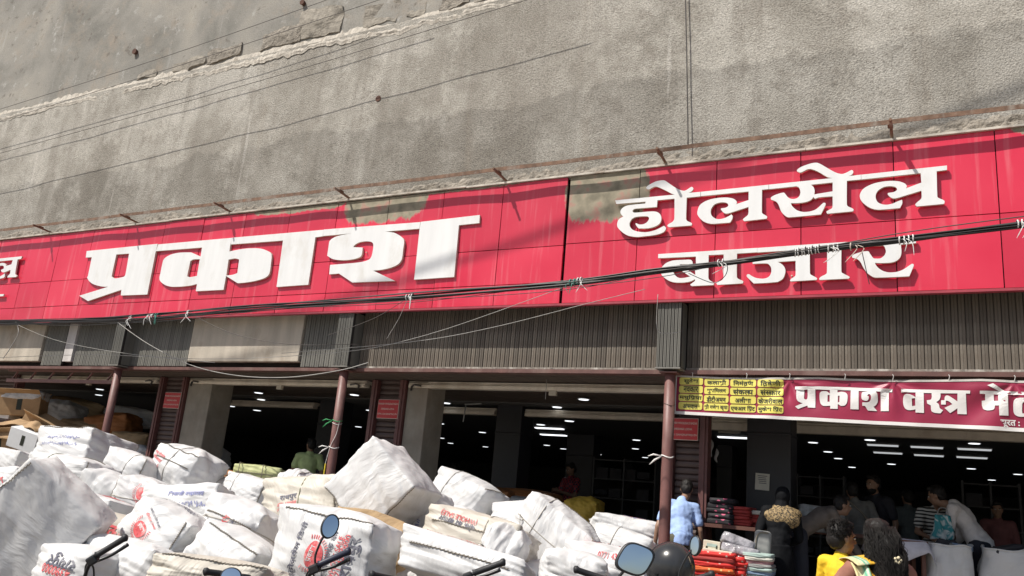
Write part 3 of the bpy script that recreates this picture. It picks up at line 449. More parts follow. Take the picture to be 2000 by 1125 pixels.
gvalance(-14.4, -13.83, 'narrowest grey slat panel beside the white strip at far left')
gvalance(-18.8, -16.1, 'grey slat panel at the left end of the row')
def concrete(x0, x1, z0, label):
    mb = MB(); mb.bb((x0, YV-.03, z0), (x1, YV+.10, 4.02)); o = mb.build('concrete_bay', m_conc); bevel(o, .012)
    return tag(o, label, 'concrete panel', 'bare concrete bays under the sign')
concrete(-10.63, -8.33, 3.12, 'large bare concrete bay with a rust streak left of the middle casing')
concrete(-16.05, -14.45, 3.12, 'bare concrete bay at the left end under the sign')
mb = MB(); mb.bb((-13.78, YV-.02, 3.12), (-13.55, YV+.08, 4.02)); tag(mb.build('concrete_strip', M('pale_strip', (.55, .52, .5), .85, .2, 5, streak=True)), 'narrow pale concrete strip between two grey slat panels', 'concrete panel')
def casing(x0, x1, label):
    xm = (x0+x1)/2; e = empty('column_casing', (xm, 8.93, 3.03), label=label, cat='column', group='slatted casings over the pillars')
    planks(e, (xm, 8.93, 3.03), x0, x1, 3.03, 3.79, 8.83, .042, m_grey)
    mb = MB(); mb.bb((x0+.003, 8.885, 3.04), (x1-.003, YV+.02, 3.79)); o = mb.build('casing_box', m_grey, e); o.location = -Vector((xm, 8.93, 3.03))
    mb = MB(); mb.bb((x0-.006, 8.822, 3.012), (x1+.006, YV, 3.028)); o = mb.build('base_trim', M('casing_trim', (.2, .19, .17), .6), e); o.location = -Vector((xm, 8.93, 3.03))
casing(-2.866, -2.587, 'slatted grey casing above the pillar beside the yellow name grid')
casing(-7.508, -7.246, 'slatted grey casing above the middle pillar')
casing(-12.226, -11.994, 'slatted grey casing above the left pillar')
mb = MB(); mb.bb((-24, YV+.14, 3.07), (9, YV+.34, 4.1)); tag(mb.build('light_block_slab', m_dark), kind='structure')  # dark slab added behind the valance to stop sky light leaking through
# ---- beam, soffit
m_beam = M('brown_red_paint', (.135, .065, .055), .55, .25, 6, .2, 60, dirt=(.20, .13, .11))
mb = MB(); mb.bb((-20, YV-.03, 2.985), (5.2, YV+.12, 3.032)); bm_ = tag(mb.build('canopy_beam', m_beam), 'long brown painted steel beam under the plank valance', 'beam')
sf = empty('canopy_soffit', (-7, 9.4, 3.0), label='brown plank soffit under the canopy in front of the shutters', cat='ceiling')
m_sof = M('soffit_plank', (.10, .075, .06), .7, .25, 9)
k = 0
y = YV+.125
while y < 11.95:
    mb = MB(); mb.box((0, 0, 0), (25.2, .088, .012)); o = mb.build('plank', m_sof, sf); o.location = Vector((-7.4, y+.045, 3.0+rnd(-.002, .002)))-Vector((-7, 9.4, 3.0)); y += .094
mb = MB(); mb.bb((-20, YV+.12, 3.012), (5.2, 12.1, 3.06)); o = mb.build('deck', m_dark, sf); o.location = -Vector((-7, 9.4, 3.0))
# ---- pillars
m_pil = M('pillar_paint', (.185, .085, .075), .5, .2, 5, .15, 80, dirt=(.26, .17, .15))
m_tie = M('white_cloth_tie', (.75, .73, .7), .8, .1)
for i, (x, lab) in enumerate(((-12.11, 'brown painted steel pillar at the left behind the bales'), (-7.38, 'brown painted steel pillar in the middle with green and yellow strings tied on'), (-2.727, 'brown painted steel pillar beside the blue shirted man with a white tie'))):
    e = empty('steel_pillar', (x, 8.95, 0), label=lab, cat='pillar', group='round pillars along the shop front')
    mb = MB(); mb.tube([(0, 0, .02), (0, 0, 1.0), (0, 0, 2.0), (0, 0, 2.985)], .062, 20); mb.build('shaft', m_pil, e, True)
    mb = MB(); mb.box((0, 0, .012), (.24, .24, .02)); mb.build('base_plate', m_pil, e)
    mb = MB(); mb.box((0, 0, 2.978), (.2, .2, .012)); mb.build('top_plate', m_pil, e)
    def ring(z, mat, r=.066, th=.008, ends=True):
        mb = MB(); mb.tube([(r*math.cos(q*math.pi/8), r*math.sin(q*math.pi/8), z+.012*math.sin(q*.8)) for q in range(17)], th, 6)
        if ends:
            mb.tube([(-.05, -.05, z), (-.13, -.09, z+.012), (-.19, -.09, z-.01)], [th, th*1.3, th*.5], 6); mb.tube([(-.05, -.05, z), (-.12, -.08, z-.05), (-.17, -.09, z-.10)], [th, th*1.4, th*.4], 6)
        mb.build('tied_string', mat, e, True)
    if i == 2: ring(2.05, m_tie); ring(2.62, M('wire_tie', (.08, .05, .04), .6), .064, .003, False)
    if i == 1:
        ring(2.28, M('green_string', (.05, .35, .12), .7), .066, .006); ring(2.24, m_tie, .065, .004, False); ring(1.92, m_tie, .066, .007)
        mb = MB(); mb.tube(catmull([(.06, -.03, 2.28), (.05, -.05, 2.1), (.0, -.07, 1.95), (-.05, -.06, 1.75), (-.055, -.06, 1.70)], 4), .0035, 5); mb.build('tied_string', m_tie, e)
        mb = MB(); mb.tube(catmull([(-.055, -.06, 1.70), (-.05, -.07, 1.5), (-.065, -.06, 1.3), (-.07, -.06, 1.05)], 4), .009, 6); mb.build('tied_string', M('yellow_string', (.75, .58, .04), .7), e)
# ---- ground, plinth and interior of the shop
m_ground = M('street_asphalt', (.25, .225, .195), .95, .3, 3, .5, 60, .01, dirt=(.34, .30, .25))
mb = MB(); mb.grid(lambda u, v: (-150+300*u, -150+161*v, .0), 20, 20); tag(mb.build('ground', m_ground), kind='structure')
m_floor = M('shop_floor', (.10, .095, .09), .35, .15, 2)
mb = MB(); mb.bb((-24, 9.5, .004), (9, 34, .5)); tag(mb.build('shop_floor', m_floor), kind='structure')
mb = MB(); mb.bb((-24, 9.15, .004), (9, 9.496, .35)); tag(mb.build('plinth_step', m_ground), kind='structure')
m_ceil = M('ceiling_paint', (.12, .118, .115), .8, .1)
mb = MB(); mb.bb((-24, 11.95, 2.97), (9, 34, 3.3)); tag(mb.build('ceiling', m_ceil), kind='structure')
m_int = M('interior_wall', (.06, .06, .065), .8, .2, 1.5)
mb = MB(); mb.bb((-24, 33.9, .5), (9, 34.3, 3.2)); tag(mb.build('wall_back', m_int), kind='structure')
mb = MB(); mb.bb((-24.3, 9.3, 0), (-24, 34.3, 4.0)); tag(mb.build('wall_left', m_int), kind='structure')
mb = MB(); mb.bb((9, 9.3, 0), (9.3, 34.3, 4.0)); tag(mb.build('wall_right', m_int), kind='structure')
# ---- shutter line
m_cream = M('cream_shutter_box', (.80, .73, .62), .6, .15, 4, .2, 60, dirt=(.55, .47, .37))
m_shut = M('shutter_slat', (.085, .055, .048), .5, .2, 6)
m_frame = M('shutter_frame', (.135, .055, .05), .5, .2, 6)
m_pier = M('cream_pier', (.30, .27, .225), .85, .18, 4, .3, 50, dirt=(.25, .21, .17))
def shutter_box(x0, x1, y, z0, z1, label, locks=True):
    xm = (x0+x1)/2; e = empty('shutter_box', (xm, y, z0), label=label, cat='shutter', group='cream roller shutter housings')
    def P_(o): o.location = -Vector((xm, y, z0)); return o
    mb = MB(); mb.bb((x0, y, z0), (x1, y+.14, z0+(z1-z0)*.50)); P_(bevel(mb.build('bottom_bar', m_cream, e), .008))
    mb = MB(); mb.bb((x0, y+.05, z0+(z1-z0)*.52), (x1, y+.2, z1)); P_(mb.build('roll', m_cream, e))
    mb = MB()
    mb.tube([(x0, y+.02, z0+(z1-z0)*.62), (x1, y+.02, z0+(z1-z0)*.62)], (z1-z0)*.07, 6); mb.tube([(x0, y+.03, z0+(z1-z0)*.85), (x1, y+.03, z0+(z1-z0)*.85)], (z1-z0)*.10, 6)
    P_(mb.build('shutter_rib', m_cream, e))
    if locks:
        mb = MB(); xl = xm+.15*(x1-x0)*.3; mb.box((xl, y+.03, z0-.03), (.10, .05, .075)); P_(mb.build('lock_plate', M('lock_cream', (.55, .5, .42), .5), e))
        for xx, sg_ in ((x0+.08, 1), (x1-.08, -1)):
            mb = MB(); mb.tube([(xx, y-.02, z0+.02), (xx+sg_*.05, y-.04, z0+.035), (xx+sg_*.16, y-.03, z0+.02)], .012, 6); mb.tube([(xx, y-.02, z0+.02), (xx, y-.03, z0-.05)], .016, 6)
            P_(mb.build('latch', M('latch_metal', (.10, .09, .085), .4, metal=.7), e))
shutter_box(-11.377, -7.670, 9.8, 2.885, 2.985, 'cream shutter housing over the left centre opening behind the middle pillar')
shutter_box(-6.876, -2.657, 9.8, 2.885, 2.985, 'long cream shutter housing over the central opening')
shutter_box(-16.255, -12.208, 9.8, 2.885, 2.985, 'cream shutter housing over the far left opening')
shutter_box(-2.470, 4.5, 9.8, 2.885, 2.985, 'cream shutter housing behind the maroon banner')
shutter_box(-8.036, -6.750, 12.2, 2.80, 2.92, 'inner cream shutter housing at the left of the dark inner column', False)
shutter_box(-6.169, -3.529, 12.2, 2.80, 2.92, 'inner cream shutter housing at the right of the dark inner column', False)
shutter_box(-12.869, -10.699, 12.2, 2.80, 2.92, 'inner cream shutter housing in the left centre opening', False)
shutter_box(-3.2, 4.5, 12.2, 2.70, 2.92, 'inner cream lintel behind the maroon banner', False)
m_redsign = M('red_sign_plate', (.50, .03, .035), .45, .1, 3)
m_signtxt = M('pale_print', (.72, .62, .55), .6, .05)
def text_mesh(body, size=1.0, off=0.0, res=3):
    cu = bpy.data.curves.new('t', 'FONT'); cu.body = body; cu.size = size; cu.resolution_u = res; cu.offset = off
    o = bpy.data.objects.new('t', cu); COL.objects.link(o); return evalmesh(o)
def bounds(me):
    xs = [v.co.x for v in me.vertices]; ys = [v.co.y for v in me.vertices]; return min(xs), max(xs), min(ys), max(ys)
def word(tokens, off=0.0):
    """'|' joins the next letter on as a half form, '/' hangs a subscript stroke on the letter before it"""
    mb = MB(); x = 0.0; seg = ''; lift = 0
    def flush(seg, x, lift):
        if not seg.strip(): return x + .3*len(seg)
        me = text_mesh(seg, 1.0, off); a = bounds(me)
        mb.add([(v.co.x+x, v.co.y, lift) for v in me.vertices], [tuple(p.vertices) for p in me.polygons])
        bpy.data.meshes.remove(me); return x + a[1]
    i = 0
    for ch in tokens:
        if ch in '|/':
            x = flush(seg, x, lift); seg = ''; lift += .004
            if ch == '|': x -= .20
            else:
                mb.add([(x-.52, -.10, lift), (x-.46, -.17, lift), (x-.13, .06, lift), (x-.13, .17, lift)], [(0, 1, 2, 3)])
                lift += .004
        else: seg += ch
    flush(seg, x, lift)
    return mb
def fit(mb, w_, h_=None, center=True):
    xs = [v[0] for v in mb.v]; ys = [v[1] for v in mb.v]
    sx = w_/(max(xs)-min(xs)); sy = sx if h_ is None else h_/(max(ys)-min(ys))
    cx = (max(xs)+min(xs))/2; cy = (max(ys)+min(ys))/2
    return [((v[0]-cx)*sx, (v[1]-cy)*sy, v[2]*.05) for v in mb.v]
def latin(body):
    me = text_mesh(body, 1.0, .012); mb = MB(); mb.add([tuple(v.co) for v in me.vertices], [tuple(p.vertices) for p in me.polygons]); return mb
SIGN_LINES = ('PRAKASH WHOLESALE BAZAR', 'DARSHANA LODHA', 'GSTN. 22AHQPL8770Q1ZN')
def shutter_pier(x0, x1, xp, label, signpos, slab):
    xm = (x0+x1)/2; e = empty('shutter_pier', (xm, 9.8, .35), label=label, cat='shutter', group='narrow closed shutters between the openings')
    def P_(o): o.location = Vector(o.location)-Vector((xm, 9.8, .35)); return o
    for xa in (x0, x1-.10):
        mb = MB(); mb.bb((xa, 9.77, .35), (xa+.10, 9.93, 2.985)); mb.bb((xa+.035, 9.755, .35), (xa+.065, 9.77, 2.985)); P_(mb.build('frame_post', m_frame, e))
    z = .36; h = .078
    mbs = MB(); ww = x1-x0-.22
    pr = [(0, -h/2), (-.016, -h/2+.012), (-.020, 0), (-.012, h/2-.012), (0, h/2-.002)]
    mbs.add([(xx, py, pz) for xx in (-ww/2, ww/2) for py, pz in pr], [(i, i+1, 6+i, 5+i) for i in range(4)])
    me = mbs.mesh(); me.materials.append(m_shut)
    while z < 2.97:
        o = bpy.data.objects.new('slat', me); COL.objects.link(o); o.parent = e; o.location = Vector((xm, 9.86, z+h/2)); P_(o); z += h
    if xp:
        mb = MB(); mb.bb((x1+.01, 9.82, .35), (xp, 10.3, 2.985)); o = mb.build('masonry_pier', m_pier); bevel(o, .015)
        tag(o, 'cream plastered masonry pier right of ' + slab, 'pier', 'cream plastered piers')
    sx, sz, sw, sh = signpos
    s = empty('name_plate', (sx, 9.745, sz), (0, R(rnd(-.6, .6)), 0), 'small red plate with white capitals on ' + slab, 'sign', 'red name plates on the shutters')
    mb = MB(); mb.box((0, .004, 0), (sw, .008, sh)); mb.build('border', m_signtxt, s)
    mb = MB(); mb.box((0, -.002, 0), (sw-.012, .006, sh-.012)); mb.build('plate', m_redsign, s)
    for k, (ln, wd_) in enumerate(zip(SIGN_LINES, (.93, .62, .93))):
        lm = latin(ln); lm.v = [(v[0], -.0065, v[1]) for v in fit(lm, sw*wd_, .026)]
        lm.build('lettering', m_signtxt, s, loc=(0, 0, sh*(.27-.27*k)))
shutter_pier(-12.083, -11.418, -10.852, 'narrow closed brown shutter with maroon posts at the left', (*[round(q, 3) for q in (-11.655, 2.580)], .39, .27), 'the left brown shutter')
shutter_pier(-7.503, -6.902, -6.542, 'narrow closed brown shutter with maroon posts behind the tallest bale', (*[round(q, 3) for q in (-7.145, 2.559)], .37, .275), 'the shutter behind the tallest bale')
shutter_pier(-3.004, -2.492, None, 'narrow closed brown shutter behind the blue shirted man', (*[round(q, 3) for q in (-2.790, 2.441)], .37, .26), 'the shutter behind the blue shirted man')
shutter_pier(-17.748, -16.129, None, 'dark brown shutter at the left edge above the cartons', (-19.6, 2.5, .37, .26), 'the shutter at the left edge')

# ---- steel lattice girder hung under the canopy at the left
gx0, gx1 = -15.522, -12.540
e = empty('lattice_girder', ((gx0+gx1)/2, 9.2, 2.75), label='brown steel lattice girder under the canopy left of the left pillar', cat='girder')
def P_(o): o.location = -Vector(((gx0+gx1)/2, 9.2, 2.75)); return o
mb = MB(); mb.bb((gx0, 9.18, 2.76), (gx1, 9.23, 2.82)); P_(mb.build('bottom_chord', m_pil, e))
mb = MB(); mb.bb((gx0, 9.18, 2.955), (gx1, 9.23, 2.984)); P_(mb.build('top_chord', m_pil, e))
for k in range(6):
    x = gx0+.15+(gx1-gx0-.3)*k/5
    mb = MB(); mb.tube([(x, 9.205, 2.82), (x+.12, 9.205, 2.957)], .018, 4); P_(mb.build('strut', m_pil, e))
# ---- inner columns of the shop
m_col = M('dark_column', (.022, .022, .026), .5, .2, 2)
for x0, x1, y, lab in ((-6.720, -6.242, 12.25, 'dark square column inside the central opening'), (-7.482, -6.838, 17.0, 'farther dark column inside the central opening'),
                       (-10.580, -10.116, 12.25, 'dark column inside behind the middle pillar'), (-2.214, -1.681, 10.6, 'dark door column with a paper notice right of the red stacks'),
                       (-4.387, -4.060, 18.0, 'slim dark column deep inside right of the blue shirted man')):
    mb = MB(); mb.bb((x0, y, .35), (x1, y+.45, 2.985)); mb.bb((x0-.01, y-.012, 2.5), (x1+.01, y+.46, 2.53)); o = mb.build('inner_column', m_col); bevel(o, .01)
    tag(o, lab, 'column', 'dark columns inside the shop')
mb = MB(); mb.box((0, 0, 0), (.17, .004, .20)); o = mb.build('paper_notice', M('paper', (.62, .6, .52), .8, .1), loc=(-2.015, 10.580, 1.923), rot=(0, R(2), 0))
tag(o, 'white paper notice with torn lower edge taped to the dark door column', 'notice')
mb = MB()
for k in range(5): mb.box((rnd(-.01, .01), -.004, .07-.022*k), (.12*rnd(.7, 1), .002, .008))
mb.build('printed_lines', M('ink_grey', (.12, .12, .13), .8), o)
# ---- ceiling lamps
m_lamp = EM('lamp_diffuser', (.93, .97, 1.0), 1.25); m_lamp2 = EM('panel_diffuser', (.93, .97, 1.0), .38); m_rim = M('lamp_rim', (.55, .55, .55), .5)
def lamp(p, wd, ln, label, kind):
    e = empty('ceiling_lamp', (p[0], p[1], 2.962), label=label, cat='lamp', group='ceiling lamps inside the shop')
    if kind == 'r':
        mb = MB(); mb.tube([(0, 0, 0), (0, 0, -.012)], wd/2, 16); mb.build('diffuser', m_lamp, e)
        mb = MB(); mb.tube([(0, 0, .006), (0, 0, -.006)], wd/2+.02, 16); mb.build('rim', m_rim, e)
    else:
        mb = MB(); mb.box((0, 0, -.022), (ln, wd, .02)); mb.build('diffuser', m_lamp2 if ln < .6 else m_lamp, e)
        mb = MB(); mb.box((0, 0, -.004), (ln+.03, wd+.03, .016)); mb.build('housing', m_rim, e)
RD = [(-15.918, 11.419, 2.950), (-17.298, 12.413, 2.950), (-11.292, 11.337, 2.950), (-12.192, 12.340, 2.950), (-14.473, 13.762, 2.950), (-14.340, 14.439, 2.950), (-9.015, 11.282, 2.950), (-10.408, 13.581, 2.950), (-13.773, 17.582, 2.950), (-7.621, 12.042, 2.950),
      (-4.686, 11.146, 2.950), (-5.565, 12.150, 2.950), (-6.218, 13.427, 2.950), (-6.224, 14.183, 2.950), (-7.236, 15.069, 2.950), (-10.067, 15.763, 2.950), (-9.952, 17.501, 2.950), (-12.673, 19.977, 2.950), (-13.506, 21.846, 2.950), (-12.682, 22.577, 2.950),
      (-9.638, 20.554, 2.950), (-9.603, 21.586, 2.950), (-6.073, 17.589, 2.950), (-6.975, 20.155, 2.950), (-9.136, 23.127, 2.950), (-7.756, 23.299, 2.950), (-2.171, 13.685, 2.950), (-2.211, 14.510, 2.950), (-2.195, 16.319, 2.950), (-2.161, 18.214, 2.950),
      (-2.142, 19.857, 2.950), (-2.102, 22.454, 2.950), (-5.518, 23.712, 2.950), (-1.148, 15.382, 2.950), (0.405, 15.250, 2.950), (-1.109, 20.693, 2.950), (0.468, 20.783, 2.950), (1.392, 21.727, 2.950), (0.984, 24.258, 2.950), (-11.225, 17.067, 2.950)]
for p in RD:
    lamp(p, .15 if p[1] < 14 else .17, 0, 'small round ceiling downlight inside the dark shop', 'r')
LG = [(-7.300, 15.631, 2.950), (-7.895, 17.150, 2.950), (-3.543, 15.884, 2.950), (-0.996, 16.116, 2.950), (-1.003, 17.649, 2.950), (-0.297, 16.135, 2.950), (-0.298, 17.782, 2.950), (0.425, 16.125, 2.950), (0.419, 17.776, 2.950)]
for i, p in enumerate(LG):
    lamp(p, .14 if i < 3 else .13, .62 if i < 3 else .50, 'oblong ceiling panel lamp inside the dark shop', 'l')
# ---- cables
m_blk = M('black_cable', (.018, .017, .018), .45, .2); m_thin = M('thin_wire', (.07, .06, .055), .6); m_gw = M('grey_wire', (.33, .32, .30), .6)
YC = 7.6
bund = [(-17.285, 7.600, 3.469), (-13.381, 7.600, 3.482), (-11.451, 7.600, 3.465), (-9.777, 7.600, 3.487), (-7.856, 7.600, 3.556), (-5.461, 7.600, 3.620), (-3.455, 7.600, 3.698), (-2.458, 7.600, 3.786), (-1.798, 7.600, 3.829), (-1.139, 7.600, 3.896), (-0.237, 7.600, 3.952), (0.594, 7.600, 4.019), (1.669, 7.600, 4.101)]
e = empty('cable_bundle', bund[0], label='thick bundle of black overhead cables tied together and crossing the sign', cat='cable')
o3 = Vector(bund[0]); random.seed(21)
for k in range(11):
    ang = 2*math.pi*k/9; rr = .022 if k < 9 else .0
    pts = []
    for i, p in enumerate(bund):
        sp = 1.0 if 5 < i < 12 else (1.7 if i < 6 else 1.2)
        pts.append(Vector(p)-o3+Vector((0, math.cos(ang+i*.9)*rr, math.sin(ang+i*.9)*rr*sp+rnd(-.008, .008)*sp)))
    mb = MB(); mb.tube(catmull(pts, 6), rnd(.005, .0105), 7); mb.build('cable', m_blk, e, True)
for k, (a, b_) in enumerate(((5, 8), (0, 5), (3, 7), (1, 6))):       # looser strands sagging off the bundle
    pts = [Vector(bund[i])-o3+Vector((0, -.02, -.05-.03*math.sin(i*2.1+k))) for i in range(a, b_+1)]
    pts[0] = Vector(bund[a])-o3; pts[-1] = Vector(bund[b_])-o3
    mb = MB(); mb.tube(catmull(pts, 6), .004, 5); mb.build('cable', m_blk, e, True)
m_white_t = M('white_tape', (.68, .68, .66), .7, .15, 20); m_teal = M('green_tape', (.06, .25, .2), .7)
def wrap(p, n, mat, wd=.035, r=.034, tail=True):
    for k in range(n):
        mb = MB(); x = Vector(p)-o3+Vector((k*wd*1.15, 0, k*wd*.12)); tilt = rnd(-.5, .5)*.02
        mb.tube([(x.x+tilt*math.cos(q*math.pi/6), x.y+r*math.cos(q*math.pi/6), x.z+r*math.sin(q*math.pi/6)) for q in range(13)], wd*.20, 5)
        mb.build('tape_wrap', mat, e)
    if tail:
        mb = MB()
        for q in range(2):
            a = Vector(p)-o3+Vector((rnd(0, .08), -.04, 0)); mb.tube(catmull([a, a+Vector((rnd(-.05, .06), -.03, -.05)), a+Vector((rnd(-.1, .1), -.02, -.12-rnd(0, .05)))], 3), [.004]*6+[.0015], 4)
        mb.build('loose_end', mat, e)
wrap((-0.290, 7.600, 3.946), 4, m_white_t, .03); wrap((-1.171, 7.600, 3.893), 8, m_white_t, .026, .04, False); wrap((-0.880, 7.600, 3.909), 3, m_white_t, .035)
wrap((-0.689, 7.600, 3.915), 1, M('pale_tape', (.6, .5, .42), .7), .03); wrap((-1.872, 7.600, 3.828), 2, m_white_t, .03); wrap((-3.426, 7.600, 3.702), 3, m_teal, .035); wrap((-3.339, 7.600, 3.715), 2, m_white_t, .03)
wrap((-5.496, 7.600, 3.615), 3, m_white_t, .035, .03); wrap((-9.881, 7.600, 3.482), 4, m_white_t, .03); wrap((-9.718, 7.600, 3.500), 2, m_teal, .03); wrap((-9.094, 7.600, 3.528), 2, m_white_t, .02); wrap((0.602, 7.600, 4.027), 3, m_white_t, .03); wrap((-10.255, 7.600, 3.476), 2, m_white_t, .02)
mb = MB(); mb.tube(catmull([(-2.165, 7.580, 3.734), (-1.987, 7.580, 3.647), (-1.897, 7.580, 3.628), (-1.815, 7.580, 3.685), (-1.787, 7.580, 3.761), (-1.803, 7.580, 3.813)], 6), .004, 5)
o = mb.build('cable_loop', m_blk, e); o.location = -o3
mb = MB(); mb.tube(catmull([(-0.598, 7.580, 3.865), (-0.572, 7.580, 3.720), (-0.542, 7.580, 3.553)], 4), .004, 5); o = mb.build('loose_end', m_blk, e); o.location = -o3
def wire(name, pts, r, mat, label, sub=6):
    o3_ = Vector(pts[0]); mb = MB(); mb.tube(catmull([Vector(p)-o3_ for p in pts], sub), r, 5)
    return tag(mb.build(name, mat, None, True, loc=o3_), label, 'wire', 'thin wires strung across the shop front')
wire('overhead_wire', [(-18.043, 8.600, 8.234), (-12.432, 8.600, 8.559), (-7.860, 8.600, 8.952)], .005, m_thin, 'uppermost thin dark wire running up across the plaster wall')
wire('overhead_wire', [(-17.918, 8.600, 7.945), (-11.705, 8.600, 8.322), (-6.856, 8.600, 8.694)], .005, m_thin, 'second thin dark wire from the top across the plaster wall')
wire('overhead_wire', [(-17.594, 8.600, 7.198), (-9.735, 8.600, 7.660), (-4.292, 8.600, 8.099)], .005, m_thin, 'lowest of the three thin dark wires crossing the plaster wall')
wire('overhead_wire', [(-3.410, 7.500, 3.674), (-1.397, 7.500, 3.841), (-0.191, 7.500, 3.990), (0.996, 7.500, 4.083)], .005, m_thin, 'single thin cable running just above the bundle over the lower lettering')
wire('overhead_wire', [(-14.236, 7.900, 2.956), (-11.123, 7.900, 3.009), (-8.752, 7.900, 2.897)], .004, m_gw, 'thin pale wire low across the left slat panels')
wire('overhead_wire', [(-13.630, 7.900, 3.574), (-12.032, 7.900, 3.197), (-9.464, 7.900, 2.954), (-6.818, 7.900, 3.017), (-5.390, 7.900, 3.227), (-3.619, 7.900, 3.747)], .0035, m_gw, 'thin pale wire sagging from the left tie up to the green taped tie')
wire('overhead_wire', [(-10.929, 7.900, 3.499), (-10.156, 7.900, 3.164), (-9.238, 7.900, 2.867), (-8.331, 7.900, 2.725), (-7.431, 7.900, 2.707), (-6.617, 7.900, 2.798), (-6.162, 7.900, 2.902)], .0055, m_gw, 'pale wire drooping in a deep curve to the middle pillar')
wire('overhead_wire', [(-7.582, 7.900, 3.020), (-5.598, 7.900, 3.149), (-4.501, 7.900, 3.304), (-3.334, 7.900, 3.552), (-2.711, 7.900, 3.681)], .0035, m_gw, 'thin pale wire rising over the long plank valance')
wire('overhead_wire', [(-6.860, 7.900, 3.247), (-6.172, 7.900, 3.450), (-5.711, 7.900, 3.688)], .0035, m_thin, 'short thin wire from the middle casing up to the white taped tie')
wire('overhead_wire', [(-5.940, 7.900, 3.191), (-5.790, 7.900, 3.454), (-5.704, 7.900, 3.687)], .0035, m_gw, 'short pale wire hanging straight below the white taped tie')
wire('overhead_wire', [(-9.455, 7.900, 3.617), (-8.562, 7.900, 3.306), (-7.519, 7.900, 3.141), (-6.356, 7.900, 3.131)], .0035, m_thin, 'thin dark wire sagging over the large concrete bay')
wire('overhead_wire', [(-12.987, 7.600, 3.515), (-12.825, 7.600, 3.306), (-12.942, 7.600, 3.061), (-13.064, 7.600, 2.898)], .007, m_gw, 'frayed pale wire end hanging at the far left')
wire('overhead_wire', [(-2.571, 7.900, 3.620), (-2.567, 7.900, 3.269), (-2.473, 7.900, 3.208), (-2.315, 7.900, 3.222)], .0035, m_gw, 'thin wire curling round the casing beside the plank valance')
wire('hanging_wire', [(-4.578, 9.600, 3.071), (-4.571, 9.600, 2.903), (-4.572, 9.600, 2.736)], .004, m_gw, 'thin wire hanging from the soffit over the central opening')
wire('wall_conduit', [(-2.721, 8.930, 7.925), (-2.672, 8.930, 7.035), (-2.608, 8.930, 5.710)], .008, m_thin, 'thin dark conduit running vertically down the plaster wall')
wire('overhead_wire', [(-14.5, 3.8, 12.0), (-10.5, 3.8, 12.75), (-5.7, 3.8, 14.05), (0, 3.8, 15.9)], .03, m_blk, 'thick cable high over the street above the sign')
# ---- banner
m_bcloth = M('banner_maroon', (.30, .022, .060), .42, .12, 2); m_bwhite = M('banner_white', (.74, .72, .70), .5, .06)
m_yel = M('banner_yellow', (.74, .66, .13), .5, .08); m_ink = M('banner_ink', (.02, .025, .015), .6)
def bz(x, z):   # folds of the hung cloth
    s = x+2.6; top = max(0, (z-2.35))
    g = 0.0
    for xt in (-1.45, -.45, .6, 1.9):      # creases fanning out from the ties
        dx, dz = x-xt, 2.93-z; a = math.atan2(dx, max(.02, dz)); r_ = math.hypot(dx, dz)
        g += .022*math.exp(-r_*2.2)*math.sin(a*7+xt*3)*min(1, r_*6)
    return 9.055 + .030*noise.noise(Vector((s*1.1+z*1.3, z*1.6, 0))) + .012*noise.noise(Vector((s*4-z*3, z*3, 1))) + g
def edge_z(x):
    a = (x+2.60)/3.35
    return 2.88-.035*abs(math.sin(a*math.pi*3))*.6 - .0*a, 2.475 - .02*a
be = empty('cloth_banner', (-1, 9.1, 2.7), label='maroon cloth banner with yellow name grid and large white Hindi words under the valance', cat='banner')
bo = Vector((-1, 9.1, 2.7))
BX0, BX1 = -2.699, 3.2
zt0, zt1, zb0, zb1 = 2.975, 2.961, 2.534, 2.472
bxa, bxb = -2.665, 0.640
def bt(x): return zt0+(zt1-zt0)*(x-bxa)/(bxb-bxa) - .016*abs(math.sin((x-bxa)*2.1))
def bb_(x): return zb0+(zb1-zb0)*(x-bxa)/(bxb-bxa)
def cloth(x0, x1, f0, f1, mat, name, lift, nu, nv):
    mb = MB()
    def fn(u, v):
        x = x0+(x1-x0)*u; za, zb_ = bb_(x), bt(x); q = f0+(f1-f0)*v; z = za+(zb_-za)*q
        return (x, bz(x, z)-lift, z)
    mb.grid(fn, nu, nv); o = mb.build(name, mat, be, True); o.location = -bo; return o
cloth(BX0, BX1, 0.0, 1.0, m_bcloth, 'cloth', 0, 480, 48)
cloth(BX0, BX1, 0.0, .075, m_bwhite, 'bottom_border', .005, 480, 4)
cloth(BX0, BX1, .955, 1.0, M('banner_hem', (.55, .52, .48), .7), 'top_hem', .005, 480, 4)
cloth(BX0, BX0+.022, .0, 1.0, m_bwhite, 'side_border', .007, 4, 48)
def on_cloth(verts, faces, name, mat, lift, cut=.05):
    me = bpy.data.meshes.new(name); me.from_pydata(verts, [], faces); me.validate()
    bm = bmesh.new(); bm.from_mesh(me)
    bmesh.ops.triangulate(bm, faces=bm.faces[:])
    for _ in range(3):
        ed = [q for q in bm.edges if q.calc_length() > cut]
        if not ed: break
        bmesh.ops.subdivide_edges(bm, edges=ed, cuts=1)
    bmesh.ops.triangulate(bm, faces=bm.faces[:])
    for v in bm.verts: v.co.y = bz(v.co.x, v.co.z)-lift
    bm.to_mesh(me); bm.free()
    o = link(name, me, mat, be); o.location = -bo; return o
for kd, loops in LETTERS:
    if kd != 'ban': continue
    me = flat_curve(loops, 0)
    on_cloth([(v.co.x, 0, v.co.y) for v in me.vertices], [tuple(p.vertices) for p in me.polygons], 'white_word', m_bwhite, .007, .03)
GRID = [['सुदेश', 'कलाश/ी', 'िनमंत/ण', 'ित/वेणी'], ['नवकार', 'शुभिमलन', 'संकल|प', 'संस|कार'], ['मधुिप/या', 'डीटीअमन', 'अलीशा', 'केजरीवाल'], ['ओसवाल', 'श/ी गणेश कृपा', 'एचआर िप/ंट', 'मुकेश िप/ंट']]
